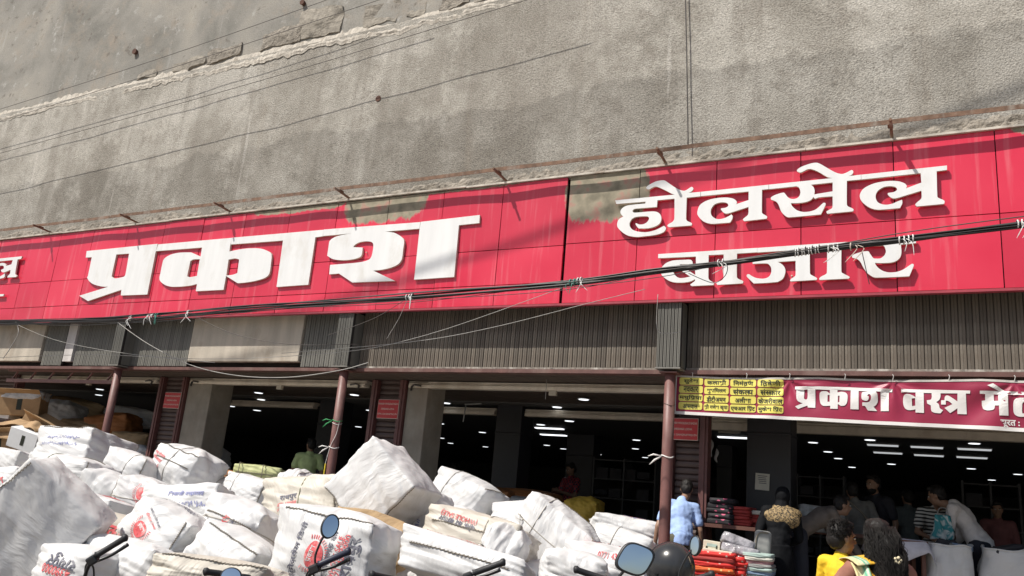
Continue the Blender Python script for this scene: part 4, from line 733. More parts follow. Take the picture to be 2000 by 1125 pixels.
gxs = [-2.656, -2.374, -2.087, -1.793, -1.505]
for r_ in range(4):
    for c_ in range(4):
        x0, x1 = gxs[c_]+.008, gxs[c_+1]-.008
        xm = (x0+x1)/2; za, zb_ = bb_(xm), bt(xm)
        z1 = za+(zb_-za)*(.955-.212*r_); z0 = za+(zb_-za)*(.955-.212*(r_+1)+.025)
        rr = .02; pts = []
        for cx, cz, a0 in ((x1-rr, z1-rr, 0), (x0+rr, z1-rr, 90), (x0+rr, z0+rr, 180), (x1-rr, z0+rr, 270)):
            pts += [(cx+rr*math.cos(R(a0+q*30)), 0, cz+rr*math.sin(R(a0+q*30))) for q in range(4)]
        on_cloth(pts+[(xm, 0, (z0+z1)/2)], [(i, (i+1) % 16, 16) for i in range(16)], 'yellow_tile', m_yel, .006, .03)
        wm = word(GRID[r_][c_], .018); tw = (x1-x0)*(.62 if len(GRID[r_][c_]) < 6 else .78 if len(GRID[r_][c_]) < 8 else .94)
        vs = fit(wm, tw, (z1-z0)*.80); on_cloth([(v[0]+xm, 0, v[1]+(z0+z1)/2) for v in vs], wm.f, 'black_word', m_ink, .010, .03)
wm = word('सूरत :', .03); vs = fit(wm, 0.615-0.458, .075)
cx_, cz_ = 0.545, 2.541
on_cloth([(v[0]+cx_, 0, v[1]+cz_) for v in vs], wm.f, 'white_word', m_bwhite, .007, .03)
mb = MB()
for x in (-2.5, -1.9, -1.45, -.9, -.45, .05, .6, 1.2, 2.0, 2.9):
    mb.tube([(x, 9.04, bt(x)-.012), (x+.01, 9.02, bt(x)+.03), (x, 9.02, 3.0)], .004, 5)
o = mb.build('tie_string', m_tie, be); o.location = -bo

# ================================================================ BALES
def bale_mat(name, col, red=.0, rough=.5, dirt=(.62, .57, .48), trans=0):
    m, t, b = nodes(name)
    oi = N(t, 'ShaderNodeObjectInfo')
    v0 = coords(t)
    add = N(t, 'ShaderNodeVectorMath', operation='ADD'); t.links.new(v0, add.inputs[0])
    cmb = N(t, 'ShaderNodeCombineXYZ'); q = math_(t, 'MULTIPLY', oi.outputs['Random'], 37.0)
    t.links.new(q, cmb.inputs[0]); t.links.new(q, cmb.inputs[2]); t.links.new(cmb.outputs[0], add.inputs[1]); v = add.outputs[0]
    big = nz(t, v, 2.2, 5, .6, .6)
    c = ramp(t, big, [(.35, tuple(x*.90 for x in col)), (.65, col)])
    c = mix(t, ramp(t, nz(t, v, 4.5, 6, .7, .8), [(.56, 0), (.78, .75)]), c, dirt)
    t.links.new(c, b.inputs['Base Color']); b.inputs['Roughness'].default_value = rough
    b.inputs['Specular IOR Level'].default_value = .35
    # draped creases: stretched noise turned differently on each bale, plus crumpled facets
    wp = N(t, 'ShaderNodeTexNoise', i_Scale=2.2, i_Detail=2.0); t.links.new(v, wp.inputs['Vector'])
    vm = N(t, 'ShaderNodeVectorMath', operation='MULTIPLY_ADD'); t.links.new(wp.outputs['Color'], vm.inputs[0]); vm.inputs[1].default_value = (.22, .22, .22); t.links.new(v, vm.inputs[2])
    vr = N(t, 'ShaderNodeVectorRotate', rotation_type='AXIS_ANGLE'); vr.inputs['Axis'].default_value = (.4, .8, .3); t.links.new(vm.outputs[0], vr.inputs['Vector']); t.links.new(q, vr.inputs['Angle'])
    mp = N(t, 'ShaderNodeMapping'); mp.inputs['Scale'].default_value = (1.6, 1.6, 8.0); t.links.new(vr.outputs[0], mp.inputs[0])
    p = bump(t, b, nz(t, mp.outputs[0], 1.7, 3, .5), .75, .026)
    vo = N(t, 'ShaderNodeTexVoronoi', i_Scale=7.0, feature='SMOOTH_F1'); t.links.new(vm.outputs[0], vo.inputs['Vector'])
    p = bump(t, b, vo.outputs['Distance'], .15, .014, p)
    p = bump(t, b, nz(t, mp.outputs[0], 5, 3, .5), .32, .008, p)
    bump(t, b, nz(t, v, 160, 2), .15, .002, p)
    return m
m_bale = bale_mat('woven_white', (.67, .668, .665), dirt=(.56, .535, .49)); m_bale2 = bale_mat('woven_cream', (.575, .535, .465), dirt=(.46, .40, .32))
m_baleb = bale_mat('kraft_wrap', (.42, .29, .16), dirt=(.34, .22, .12), rough=.6)
m_baleg = bale_mat('green_striped', (.52, .54, .27), dirt=(.44, .42, .22), rough=.6)
m_baley = bale_mat('yellow_sack', (.55, .36, .05), dirt=(.42, .26, .05), rough=.6); m_baleo = bale_mat('orange_sack', (.42, .17, .06), dirt=(.30, .12, .05), rough=.6)
m_thread = M('dark_thread', (.20, .175, .14), .9); m_pr = M('print_red', (.66, .10, .11), .7, .35, 30, dirt=(.70, .45, .43)); m_pb = M('print_blue_black', (.13, .13, .17), .7, .4, 30, dirt=(.40, .39, .40))
m_hand = M('pen_blue', (.22, .24, .45), .7)
NB = 28
def unit_cube():
    bm = bmesh.new(); bmesh.ops.create_cube(bm, size=2.0)
    bmesh.ops.subdivide_edges(bm, edges=bm.edges[:], cuts=NB, use_grid_fill=True); return bm
def stuffed(dim, seed, press, shrink, frames, bend, ten, amp):
    """inflate a cloth box for a few frames: the corners stand out and the cloth gathers along the edges"""
    bm = unit_cube()
    for v in bm.verts:
        c = Vector((v.co.x*dim[0], v.co.y*dim[1], v.co.z*dim[2]))/2
        v.co = c+noise.noise_vector(Vector((c.x*5, c.y*5, c.z*11))+Vector((seed*5, seed, 0)))*amp
    me = bpy.data.meshes.new('sim'); bm.to_mesh(me); bm.free()
    o = bpy.data.objects.new('sim', me); COL.objects.link(o)
    m = o.modifiers.new('cloth', 'CLOTH'); q = m.settings
    q.quality = 5; q.mass = .15; q.tension_stiffness = ten; q.compression_stiffness = 8; q.shear_stiffness = 6; q.bending_stiffness = bend; q.air_damping = 3
    q.use_pressure = True; q.uniform_pressure_force = press; q.effector_weights.gravity = 0.0; q.shrink_min = shrink
    m.collision_settings.use_collision = False; m.point_cache.frame_start = 1; m.point_cache.frame_end = frames
    for f in range(1, frames+1): S.frame_set(f)
    r = evalmesh(o); S.frame_set(1)
    out = [Vector((v.co.x/dim[0]*2, v.co.y/dim[1]*2, v.co.z/dim[2]*2)) for v in r.vertices]
    bpy.data.meshes.remove(r); return out
SHAPES = [stuffed((1, .8, .7), 1, 2, -.09, 10, .002, 20, .034), stuffed((1, .8, .75), 2, 2, -.16, 12, .002, 35, .030), stuffed((1, .7, .55), 4, 3, -.08, 10, .002, 25, .030), stuffed((1, .9, .9), 7, 2.5, -.12, 12, .001, 30, .032), stuffed((1, .75, .6), 9, 2, -.07, 14, .003, 25, .022)]
def bale_mesh(dim, seed, rnd_=.16, wr=1.0, slump=.05, taper=0.0):
    w_, d_, h_ = dim
    bm = unit_cube(); base = SHAPES[seed % 5] if seed not in (11, 19) else SHAPES[4]
    o_ = Vector((seed*7.3, seed*3.1, seed*1.7)); rs = random.Random(seed)
    sk = [rs.uniform(-.10, .10) for _ in range(6)]; k = .30 if seed in (11, 19) else .42 if rnd_ < .1 else (.60 if rnd_ < .15 else .76)
    fx, fy = rs.choice((-1, 1)), rs.choice((-1, 1))     # half turns so that no two look alike
    if fx*fy < 0: fx = fy = 1
    for i, v in enumerate(bm.verts):
        p = v.co.lerp(base[i], k)*.94; x, y, z = p.x*fx, p.y*fy, p.z
        p = Vector((x*(1-taper*z)+sk[0]*z+sk[1]*y, y+sk[2]*z, z*(1+sk[4]*.6*x)+sk[3]*x*.6-slump*(x*x+y*y)*.5*(1 if z > 0 else .2)))
        f = noise.noise(Vector((x*1.9+z, y*1.9, z*4.4+x*1.2))+o_); g = noise.noise(Vector((x*1.2, y*1.2, z*1.2))+o_*2)
        h = noise.noise(Vector((x*4.2+z*2, y*4.2-z, z*8+x*3))+o_*3)
        p += p.normalized()*(f*.042+g*.030+h*.018)*wr
        v.co = Vector((p.x*w_/2, p.y*d_/2, p.z*h_/2))
    me = bpy.data.meshes.new('bale'); bm.to_mesh(me); bm.free(); return me
def seam(me, dim, root, axis, seed):
    """rope stitch along one edge of the bale, laid on its surface"""
    bv = BVHTree.FromPolygons([v.co for v in me.vertices], [tuple(p.vertices) for p in me.polygons])
    w_, d_, h_ = [q/2 for q in dim]; rs = random.Random(seed)
    k = 26; line = []
    for i in range(k+1):
        t = -.93+1.86*i/k
        dirs = {'top_front': Vector((t*w_, -d_*.93, h_*.93)), 'right_front': Vector((w_*.93, -d_*.93, t*h_)), 'top_right': Vector((w_*.93, t*d_, h_*.93)), 'left_front': Vector((-w_*.93, -d_*.93, t*h_)),
                'mid_top': Vector((t*w_, d_*.1, h_*1.2)), 'mid_front': Vector((t*w_, -d_*1.2, h_*.25)), 'bottom_front': Vector((t*w_, -d_*.93, -h_*.93))}
        dv = dirs[axis]; src = dv*1.8
        hit = bv.ray_cast(src, (Vector((dv.x*.35, dv.y*.35, dv.z*.35))-src).normalized())
        if hit[0] is not None: line.append((hit[0]+hit[1]*.004, hit[1]))
    if len(line) < 4: return
    mb = MB()
    for (a, na), (b_, nb) in zip(line[:-1], line[1:]):
        t_ = (b_-a); s_ = na.cross(t_).normalized()*.008
        mb.tube([a-s_, (a+b_)/2+na*.003, b_+s_], .0024, 4)
    mb.tube([p for p, _ in line], .0032, 5); mb.build('stitched_seam', m_thread, root)
def lay(me, dim, root, face, items, name='printed_mark'):
    """prints: (kind, text, u, v, width, height, rotation, material) pressed on to a face of the bale"""
    bv = BVHTree.FromPolygons([v.co for v in me.vertices], [tuple(p.vertices) for p in me.polygons])
    w_, d_, h_ = dim
    ax = {'front': (Vector((1, 0, 0)), Vector((0, 0, 1)), Vector((0, -1, 0))), 'top': (Vector((1, 0, 0)), Vector((0, 1, 0)), Vector((0, 0, 1))),
          'right': (Vector((0, 1, 0)), Vector((0, 0, 1)), Vector((1, 0, 0))), 'left': (Vector((0, -1, 0)), Vector((0, 0, 1)), Vector((-1, 0, 0)))}[face]
    A, B, C = ax
    su = {'front': w_, 'top': w_, 'right': d_, 'left': d_}[face]; sv = {'front': h_, 'top': d_, 'right': h_, 'left': h_}[face]
    for kd, txt, u, v, wd, hg, rt, mt in items:
        mb = MB()
        if kd == 't':
            q = word(txt, .02) if any(ord(c) > 2000 for c in txt) else latin(txt)
            mb.v = fit(q, wd, hg); mb.f = q.f
        elif kd == 'sun':
            pts = [(wd*.32*math.cos(math.pi*i/14+math.pi), wd*.34*math.sin(math.pi*i/14+math.pi)+.04, 0) for i in range(15)]
            pts = [(wd*.32*math.cos(2*math.pi*i/26), wd*.32*math.sin(2*math.pi*i/26)-(.0 if math.sin(2*math.pi*i/26) < 0 else wd*.16*math.sin(2*math.pi*i/26)), 0) for i in range(26)]
            mb.add(pts+[(0, 0, 0)], [(i, (i+1) % 26, 26) for i in range(26)])
            for i in range(28):
                a = math.pi+math.pi*(i-3)/21
                if i > 27: break
                ca, sa = math.cos(a), math.sin(a); x0, x1 = wd*.36, wd*.46; pw = wd*.012
                mb.add([(x0*ca-sa*pw, x0*sa+ca*pw, 0), (x0*ca+sa*pw, x0*sa-ca*pw, 0), (x1*ca+sa*pw, x1*sa-ca*pw, 0), (x1*ca-sa*pw, x1*sa+ca*pw, 0)], [(0, 1, 2, 3)])
        elif kd == 'scr':
            rs = random.Random(txt); x = -wd/2
            while x < wd/2:
                l_ = rs.uniform(.01, .035); pts = [(x+l_*i/3, rs.uniform(-hg/2, hg/2), 0) for i in range(4)]
                for p0, p1 in zip(pts[:-1], pts[1:]):
                    dx, dy = p1[0]-p0[0], p1[1]-p0[1]; L = math.hypot(dx, dy)+1e-6; nx, ny = -dy/L*.0035, dx/L*.0035
                    mb.add([(p0[0]+nx, p0[1]+ny, 0), (p0[0]-nx, p0[1]-ny, 0), (p1[0]-nx, p1[1]-ny, 0), (p1[0]+nx, p1[1]+ny, 0)], [(0, 1, 2, 3)])
                x += l_+rs.uniform(.004, .012)
        m_ = bpy.data.meshes.new(name); m_.from_pydata(mb.v, [], mb.f); m_.validate()
        bm = bmesh.new(); bm.from_mesh(m_); bmesh.ops.triangulate(bm, faces=bm.faces[:])
        for _ in range(3):
            ed = [e_ for e_ in bm.edges if e_.calc_length() > .03]
            if not ed: break
            bmesh.ops.subdivide_edges(bm, edges=ed, cuts=1); bmesh.ops.triangulate(bm, faces=bm.faces[:])
        cr, sr = math.cos(R(rt)), math.sin(R(rt)); dead = []
        for vv in bm.verts:
            x, y = vv.co.x*cr-vv.co.y*sr, vv.co.x*sr+vv.co.y*cr
            src = A*(u*su/2+x)+B*(v*sv/2+y)+C*2.0
            h = bv.ray_cast(src, -C)
            if h[0] is None: dead.append(vv)
            else: vv.co = h[0]+h[1]*(.006 if kd != 'sun' else .0045)
        bmesh.ops.delete(bm, geom=dead, context='VERTS')
        bm.to_mesh(m_); bm.free(); link(name, m_, mt, root)['kind'] = 'stuff'
BALES = []
m_rope = M('pale_rope', (.42, .39, .34), .9); m_rope2 = M('olive_cord', (.18, .19, .10), .9)
def rope(me, dim, root, axis, off_, mat, seed):
    bv = BVHTree.FromPolygons([v.co for v in me.vertices], [tuple(p.vertices) for p in me.polygons]); pts = []
    rs = random.Random(seed)
    for i in range(41):
        a = 2*math.pi*i/40; wv = .02*math.sin(a*2+seed)
        if axis == 'x': c, d = Vector((off_*dim[0]/2+wv, 0, 0)), Vector((0, math.cos(a), math.sin(a)))
        else: c, d = Vector((0, 0, off_*dim[2]/2+wv)), Vector((math.cos(a), math.sin(a), 0))
        h = bv.ray_cast(c+d*3, -d)
        if h[0] is not None: pts.append(h[0]+h[1]*.003)
    if len(pts) > 5:
        mb = MB(); mb.tube(pts, .0045, 5); k = pts[26]
        for q in range(2): mb.tube([k, k+Vector((rs.uniform(-.04, .04), -.02, rs.uniform(-.03, .03))), k+Vector((rs.uniform(-.07, .07), -.03, rs.uniform(-.08, .0)))], [.006, .004, .002], 5)
        mb.build('binding_rope', mat, root, True)
def bale(loc, dim, rot, seed, label, mat=None, seams=(), prints=(), round_=.17, wr=.9, taper=0.0, name='cloth_bale', group='wrapped cloth bales piled on the street', cat='bale'):
    if seed not in (11, 19): dim = tuple(q*.95 for q in dim)
    me = bale_mesh(dim, seed, round_, wr, .04, taper)
    e = empty(name, loc, [R(q) for q in rot], label, cat, group)
    link('wrapping', me, mat or m_bale, e, smooth=True)
    for s_ in seams: seam(me, dim, e, s_, seed)
    for face, items in prints: lay(me, dim, e, face, items)
    if seed in (3, 4, 13, 14, 18, 23, 24, 26, 29, 5, 22): rope(me, dim, e, 'x', ((seed*37) % 10-5)/9, m_rope2 if seed in (3, 18) else m_rope, seed)
    if seed in (3, 9, 16, 25, 26, 36): rope(me, dim, e, 'z', .1, m_rope, seed)
    BALES.append(e); return e
SUN = lambda u, v, s, r=0, f=1: [('sun', '', u, v, s, s, r, m_pr), ('t', 'प/काश', u, v, s*.34, s*.10, r, m_bale), ]
def logo(u, v, s, r, su, sv):
    c, s_ = math.cos(R(r)), math.sin(R(r)); g = lambda a, b: (u+(a*c-b*s_)*2/su, v+(a*s_+b*c)*2/sv)
    out = [('sun', '', u, v, s, s, r, m_pr), ('t', 'प/काश', u, v, s*.40, s*.13, r, m_bale)]
    for tx, dy, ww, mt in (('होलसेल बाजार', .36, .80, m_pr), ('कपड़े का थोक बाजार', .52, .95, m_pb), ('रायपुर का सबसे बड़ा', -.60, .95, m_pb)):
        a, b_ = g(0, dy*s); out.append(('t', tx, a, b_, s*ww, s*.11, r, mt))
    return out
RAI = lambda u, v, s, r=0: [('t', 'रायपुर', u, v, s*.55, s*.19, r, m_pb), ('t', '0771 4390000', u, v+.26 if r == 0 else v-.22, s*.62, s*.10, r, m_pr), ('t', '(WHOLE SALE)', u, v+.45 if r == 0 else v-.40, s*.60, s*.10, r, m_pr)]
# back row, against the pillars
bale((-10.442, 7.469, 1.531), (1.0, .85, .62), (-12, -3, 8), 1, 'large boxy white bale with handwriting below the left pillar', seams=('top_front',), prints=[('front', [('scr', 3, 0, .4, .55, .05, 0, m_hand), ('scr', 4, -.1, .1, .6, .05, 0, m_hand)]), ('top', [('scr', 5, .1, 0, .5, .07, 3, m_hand)])], round_=.08)
bale((-10.223, 6.482, 1.295), (.56, .55, .36), (-14, 3, 2), 2, 'small boxy white bale at the left edge below the cartons', round_=.08)
bale((-8.907, 6.283, 1.205), (.86, .6, .50), (-8, 4, 10), 3, 'white bale bound with cord lying above the huge tilted bale', seams=('mid_top', 'right_front'))
bale((-8.971, 7.143, 1.355), (.64, .6, .42), (-12, 10, 12), 4, 'white bale with a tight shiny wrap right of the boxy bale', seams=('right_front',))
bale((-8.570, 7.573, 1.434), (.74, .6, .52), (-10, 14, 5), 5, 'plump white bale with red print standing highest left of the brown sack', seams=('top_front', 'mid_front'), prints=[('left', [('t', 'WHOLE SALE', 0, .5, .35, .06, 0, m_pr), ('t', 'प/काश', 0, .1, .3, .09, 0, m_pr)]), ('front', [('t', 'रायपुर होलसेल', -.62, .35, .24, .05, -8, m_pr), ('t', 'थोक बाजार', -.62, .12, .22, .05, -8, m_pr), ('sun', '', -.60, -.28, .2, .2, 0, m_pr)])], round_=.2)
bale((-8.209, 6.220, 1.105), (.5, .45, .42), (0, 15, 30), 6, 'grey white bale wedged behind the cord bound bale')
bale((-8.933, 5.580, 1.147), (.36, .4, .3), (-5, -12, 30), 7, 'small rounded bale with a red mark at the left edge', prints=[('front', [('t', 'प/काश', -.2, -.2, .2, .09, 20, m_pr)])])
# second rows
bale((-7.474, 5.727, 0.940), (.46, .5, .34), (-10, 8, 10), 8, 'small square white carton bale with a red oval right of the huge bale', prints=[('top', [('sun', '', -.1, 0, .3, .16, 0, m_pr)]), ('front', [('t', 'सबसे सस्ता', .2, .5, .3, .05, 4, m_pb)])], round_=.06)
bale((-7.665, 6.290, 1.074), (.52, .5, .46), (-5, 10, 20), 9, 'crumpled white bale with a red emblem behind the long box bale', prints=[('front', [('sun', '', .45, .5, .26, .26, -20, m_pr)])], seams=('left_front',), wr=1.5, round_=.2)
bale((-6.571, 5.933, 1.109), (.88, .5, .36), (-16, -6, 14), 10, 'long boxy white bale with blue handwriting across its side', prints=[('top', [('t', 'प/काश', -.6, .0, .3, .1, 0, m_pr), ('t', 'रायपुर', .0, .1, .2, .09, 0, m_pb), ('sun', '', .6, 0, .26, .2, 0, m_pr)]), ('front', [('t', 'िशवाजी वस|त/ालय', .25, .30, .38, .06, 0, m_hand), ('scr', 6, .4, -.3, .3, .06, 0, m_hand)])], round_=.06)
bale((-6.206, 4.180, 0.952), (.76, .60, .76), (6, 38, 44), 11, 'huge white bale tilted on its corner at the left front', seams=('left_front',), prints=[('front', [('scr', 7, -.1, -.75, .25, .04, -38, m_hand)])], wr=1.3, round_=.07)
bale((-6.363, 5.965, 0.983), (.6, .5, .28), (-10, 2, 30), 12, 'crumpled white bundle under the long box bale', wr=1.8)
bale((-7.050, 7.289, 1.204), (.58, .55, .40), (-14, 8, 2), 13, 'smooth white bale in front of the green striped bale', prints=[('top', [('scr', 8, .2, .3, .2, .05, 10, m_hand)]), ('front', [('scr', 9, -.6, -.5, .14, .05, 0, m_pb)])], seams=('right_front',))
bale((-6.550, 7.411, 1.315), (.50, .45, .44), (0, 6, 10), 14, 'pointed white sack tied at its top beside the green striped bale', taper=.45, wr=1.6)
bale((-5.830, 5.104, 0.899), (.66, .6, .46), (-14, 20, 4), 15, 'white bale with a big red sun emblem on its front', prints=[('front', logo(-.05, -.05, .24, -20, .63, .44)), ('top', [('t', '0771 4390000', -.1, -.2, .4, .06, 0, m_pb)])], seams=('right_front',), round_=.14)
bale((-5.580, 5.688, 0.973), (.60, .55, .42), (-12, 14, 10), 16, 'rounded white bale with red print in the middle of the pile', prints=[('front', [('t', '4390000', .1, -.2, .24, .07, -70, m_pr), ('t', 'होलसेल', .35, -.25, .24, .08, -70, m_pb), ('sun', '', .68, -.35, .26, .26, -60, m_pr)])], round_=.2, seams=('mid_front',))
bale((-5.090, 5.181, 0.804), (.62, .5, .34), (-8, 22, 8), 17, 'white bale with a slanting top edge below the rounded printed bale', seams=('top_front',))
bale((-5.638, 6.660, 1.157), (.86, .6, .56), (-18, -8, 8), 18, 'cream sack lettered in red and black left of the tallest bale', m_bale2, prints=[('front', RAI(-.22, .12, .34, 6))], seams=('right_front',), wr=1.4, round_=.2)
bale((-4.689, 6.506, 1.433), (.68, .60, .68), (-4, 40, 4), 19, 'tallest white bale balanced on its corner in the middle', seams=('bottom_front', 'right_front'), wr=1.3, round_=.05)
bale((-4.400, 5.990, 0.925), (.78, .5, .52), (-10, 16, 18), 20, 'brown kraft wrapped bale under the tallest bale', m_baleb)
bale((-4.250, 5.367, 0.921), (.84, .55, .58), (-6, 4, 12), 21, 'tall white sack with upright printing behind the round mirror', m_bale, prints=[('front', [('t', '0771 4390000', .48, -.1, .36, .045, 86, m_pr), ('t', 'WHOLE SALE', .36, -.1, .32, .045, 86, m_pr), ('t', 'रायपुर', .66, 0, .30, .10, 86, m_pb), ('t', 'छत|तीसगढ़ का', .20, -.05, .36, .06, 86, m_pb), ('t', 'होलसेल िडपो', -.48, .0, .38, .055, 86, m_pb), ('sun', '', -.14, -.1, .30, .30, 80, m_pr), ('t', 'प/काश', -.14, -.1, .12, .045, 80, m_bale)])], seams=('top_front',), round_=.14)
bale((-4.504, 7.040, 1.156), (.42, .5, .46), (-4, -22, 4), 22, 'white bale with blue handwriting right of the tallest bale', prints=[('front', [('scr', 11, -.2, .4, .26, .05, 68, m_hand), ('scr', 12, .2, .0, .3, .05, 68, m_hand)])])
bale((-4.812, 8.214, 1.390), (.66, .55, .50), (-6, 18, 2), 23, 'bright white bale behind the row right of the tallest bale', seams=('top_right',))
bale((-3.725, 6.673, 1.043), (.94, .6, .42), (-16, 8, 8), 24, 'long cream sack with upside down red and black print', m_bale2, prints=[('top', [('t', 'रायपुर', -.30, .2, .34, .10, 176, m_pb), ('t', '0771 4390000', -.30, -.12, .36, .06, 176, m_pr)]), ('front', [('t', '(WHOLE SALE)', -.30, .62, .36, .06, 176, m_pr), ('t', 'थोक का बाजार', -.30, .32, .36, .06, 176, m_pb)])], seams=('mid_front', 'right_front'), wr=1.4, round_=.2)
bale((-3.421, 6.511, 0.957), (.36, .5, .5), (0, 24, 20), 25, 'narrow white sack end with drawn string at the front right')
bale((-3.461, 7.627, 1.084), (.82, .66, .62), (-8, 30, 6), 26, 'big white bale with a seam across its top at the right end of the pile', seams=('mid_top', 'right_front'), wr=1.4, round_=.1)
bale((-4.018, 8.222, 1.227), (.7, .5, .36), (-8, -6, 10), 27, 'white bale lying behind the big bale at the right end')
bale((-3.239, 5.679, 0.926), (1.05, .6, .30), (-14, 8, 8), 28, 'long flat white bale with faded red print at the bottom front', prints=[('top', [('t', 'प/काश होलसेल', -.1, -.1, .5, .14, 4, m_pr), ('t', '0771 4390000', -.3, -.55, .4, .07, 4, m_pr)])], seams=('mid_front',), round_=.1)
bale((-2.915, 8.167, 1.052), (.62, .5, .36), (-10, 10, 8), 29, 'low white bale behind the near mirror', prints=[('front', [('t', 'WHOLE', .4, -.4, .2, .08, 6, m_pr)])])
bale((-2.760, 7.351, 0.914), (.80, .5, .34), (-10, 6, 6), 30, 'low white bale with red print left of the near mirror', prints=[('top', [('t', 'प/काश', -.2, -.1, .36, .12, 2, m_pr)]), ('front', [('t', '0771 4390000', .3, .6, .3, .06, 4, m_pr)])])
bale((-3.353, 9.545, 1.152), (.78, .5, .34), (-12, 4, 24), 31, 'grey white bale with a red and blue label behind the low bales', prints=[('top', [('t', 'थोक बाजार', .2, -.1, .3, .1, 0, m_pr), ('t', 'साड़ी का बाजार', .2, -.5, .3, .08, 0, m_hand)])])
bale((-5.482, 4.531, 0.693), (.72, .5, .34), (-12, 6, 8), 32, 'white bale behind the left handlebar grip')
bale((-5.628, 4.219, 0.686), (.50, .45, .30), (-4, 2, 8), 33, 'white printed bale beside the left handlebar', prints=[('front', [('t', 'रायपुर', .1, .4, .26, .09, 176, m_pb), ('t', '4390000', .0, -.1, .26, .06, 176, m_pr)])])
bale((-6.234, 4.913, 0.802), (.50, .45, .40), (-4, 24, 30), 34, 'cream bale with red lettering beside the huge tilted bale', m_bale2, prints=[('front', [('t', 'प/काश', .1, .45, .26, .14, 10, m_pr), ('t', 'होलसेल', .2, -.1, .3, .08, 0, m_pb)])])
bale((-4.591, 4.531, 0.739), (.86, .5, .22), (-8, 3, 26), 35, 'flat cream bale along the bottom edge of the view', m_bale2, seams=('top_front',))
bale((-5.378, 5.971, 0.780), (.42, .4, .44), (0, -6, 24), 36, 'white bale half hidden left of the tall printed sack')
bale((-5.972, 6.540, 0.948), (.36, .4, .3), (0, 4, 24), 37, 'small white bale between the cream sack and the rounded bale')
bale((-4.709, 6.873, 0.944), (.5, .5, .4), (0, 12, 24), 38, 'white bale showing below the tallest bale at its right')
bale((-8.345, 7.987, 1.236), (.5, .5, .3), (0, 2, 24), 39, 'pale bale seen behind the long box bale', m_bale2)
bale((-4.620, 7.702, 1.088), (.5, .5, .4), (0, 2, 24), 40, 'white bale tucked behind the long cream sack')
bale((-2.783, 6.638, 0.901), (.5, .5, .3), (0, 6, 24), 41, 'white bale low between the big end bale and the near mirror')
bale((-8.414, 8.713, 1.439), (.70, .6, .30), (-4, 1, 28), 42, 'green striped bale bound with black straps below the green shirted man', m_baleg, seams=('mid_front',), round_=.07)
e = BALES[-1]
mb = MB()
for x in (-.2, .12): mb.tube([(x, -.33, -.16), (x, -.325, .155), (x, .30, .165)], .006, 5)
mb.tube([(-.36, -.33, -.03), (.36, -.33, -.03)], .006, 5); mb.build('strap', m_thread, e)
bale((-8.775, 8.426, 1.349), (.36, .4, .28), (0, 2, 26), 43, 'small brown sack beside the green striped bale', m_baleo)
random.seed(31)
for i, p in enumerate([(-9.302, 6.458, 0.272), (-9.180, 7.095, 0.329), (-8.119, 7.151, 0.499), (-7.427, 7.254, 0.626), (-6.604, 7.425, 0.763), (-5.686, 7.442, 0.801), (-4.941, 7.612, 0.798), (-4.275, 7.962, 0.837), (-3.573, 8.101, 0.860), (-10.435, 6.912, 0.637), (-9.039, 7.629, 0.772), (-7.761, 7.917, 0.952), (-6.456, 7.904, 1.006), (-7.415, 5.287, 0.145), (-6.385, 5.325, 0.319), (-5.906, 5.810, 0.351), (-4.889, 5.855, 0.478), (-4.188, 6.191, 0.630), (-3.507, 6.326, 0.627), (-3.113, 6.994, 0.680)]):
    bale(p, (.95, .7, .5), (0, rnd(-6, 6), rnd(0, 60)), 50+i, 'white bale buried low in the pile under the others')

# ================================================================ PEOPLE
def remesh(mb, voxel, it=4, wr=0.0, seed=0, freq=9):
    me0 = mb.mesh('tmp'); o = bpy.data.objects.new('tmp', me0); COL.objects.link(o)
    m_ = o.modifiers.new('r', 'REMESH'); m_.mode = 'VOXEL'; m_.voxel_size = voxel
    s_ = o.modifiers.new('s', 'SMOOTH'); s_.factor = .5; s_.iterations = it
    bpy.context.view_layer.update()
    me = evalmesh(o)
    if wr:
        ofs = Vector((seed*3.7, seed, seed*1.3)); nr = [v.normal.copy() for v in me.vertices]
        for v, n in zip(me.vertices, nr):
            q = noise.noise(Vector((v.co.x*freq, v.co.y*freq, v.co.z*freq*.55))+ofs); q2 = noise.noise(v.co*freq*2.3+ofs)
            v.co += n*(q*wr+q2*wr*.4)
    return me
def cap(mb, a, b, ra, rb, n=10):
    a, b = Vector(a), Vector(b); d = (b-a); d = d.normalized() if d.length > 1e-5 else Vector((0, 0, 1))
    mb.tube([a-d*ra*.95, a-d*ra*.6, a, b, b+d*rb*.6, b+d*rb*.95], [ra*.3, ra*.8, ra, rb, rb*.8, rb*.3], n)
m_skin = M('skin', (.27, .155, .10), .55, .12, 8, .1, 60); m_hair = M('black_hair', (.012, .010, .009), .58, .3, 30, .6, 110, .004, spec=.3)
m_eye = M('eye_white', (.6, .58, .55), .3); m_pupil = M('eye_dark', (.02, .015, .01), .2)
m_shoe = M('sandal', (.05, .035, .03), .6)
BASE = dict(pel=(0, 0, .95), chest=(0, 0, 1.25), neck=(0, 0, 1.44), head=(0, .02, 1.585), sl=(-.175, 0, 1.38), sr=(.175, 0, 1.38), el=(-.225, -.03, 1.11), er=(.225, -.03, 1.11), wl=(-.235, .05, .87), wr=(.235, .05, .87),
            hl=(-.09, 0, .92), hr=(.09, 0, .92), kl=(-.10, .03, .50), kr=(.10, .03, .50), al=(-.10, -.01, .09), ar=(.10, -.01, .09))
def lean(J, deg, side=0.0, head=None):
    """bend everything above the hips forward (+Y) by deg and sideways"""
    m = Matrix.Rotation(R(-deg), 3, 'X') @ Matrix.Rotation(R(side), 3, 'Y'); p = Vector((0, 0, .93))
    for k in ('chest', 'neck', 'head', 'sl', 'sr', 'el', 'er', 'wl', 'wr'): J[k] = tuple(p+m @ (Vector(J[k])-p))
    return J
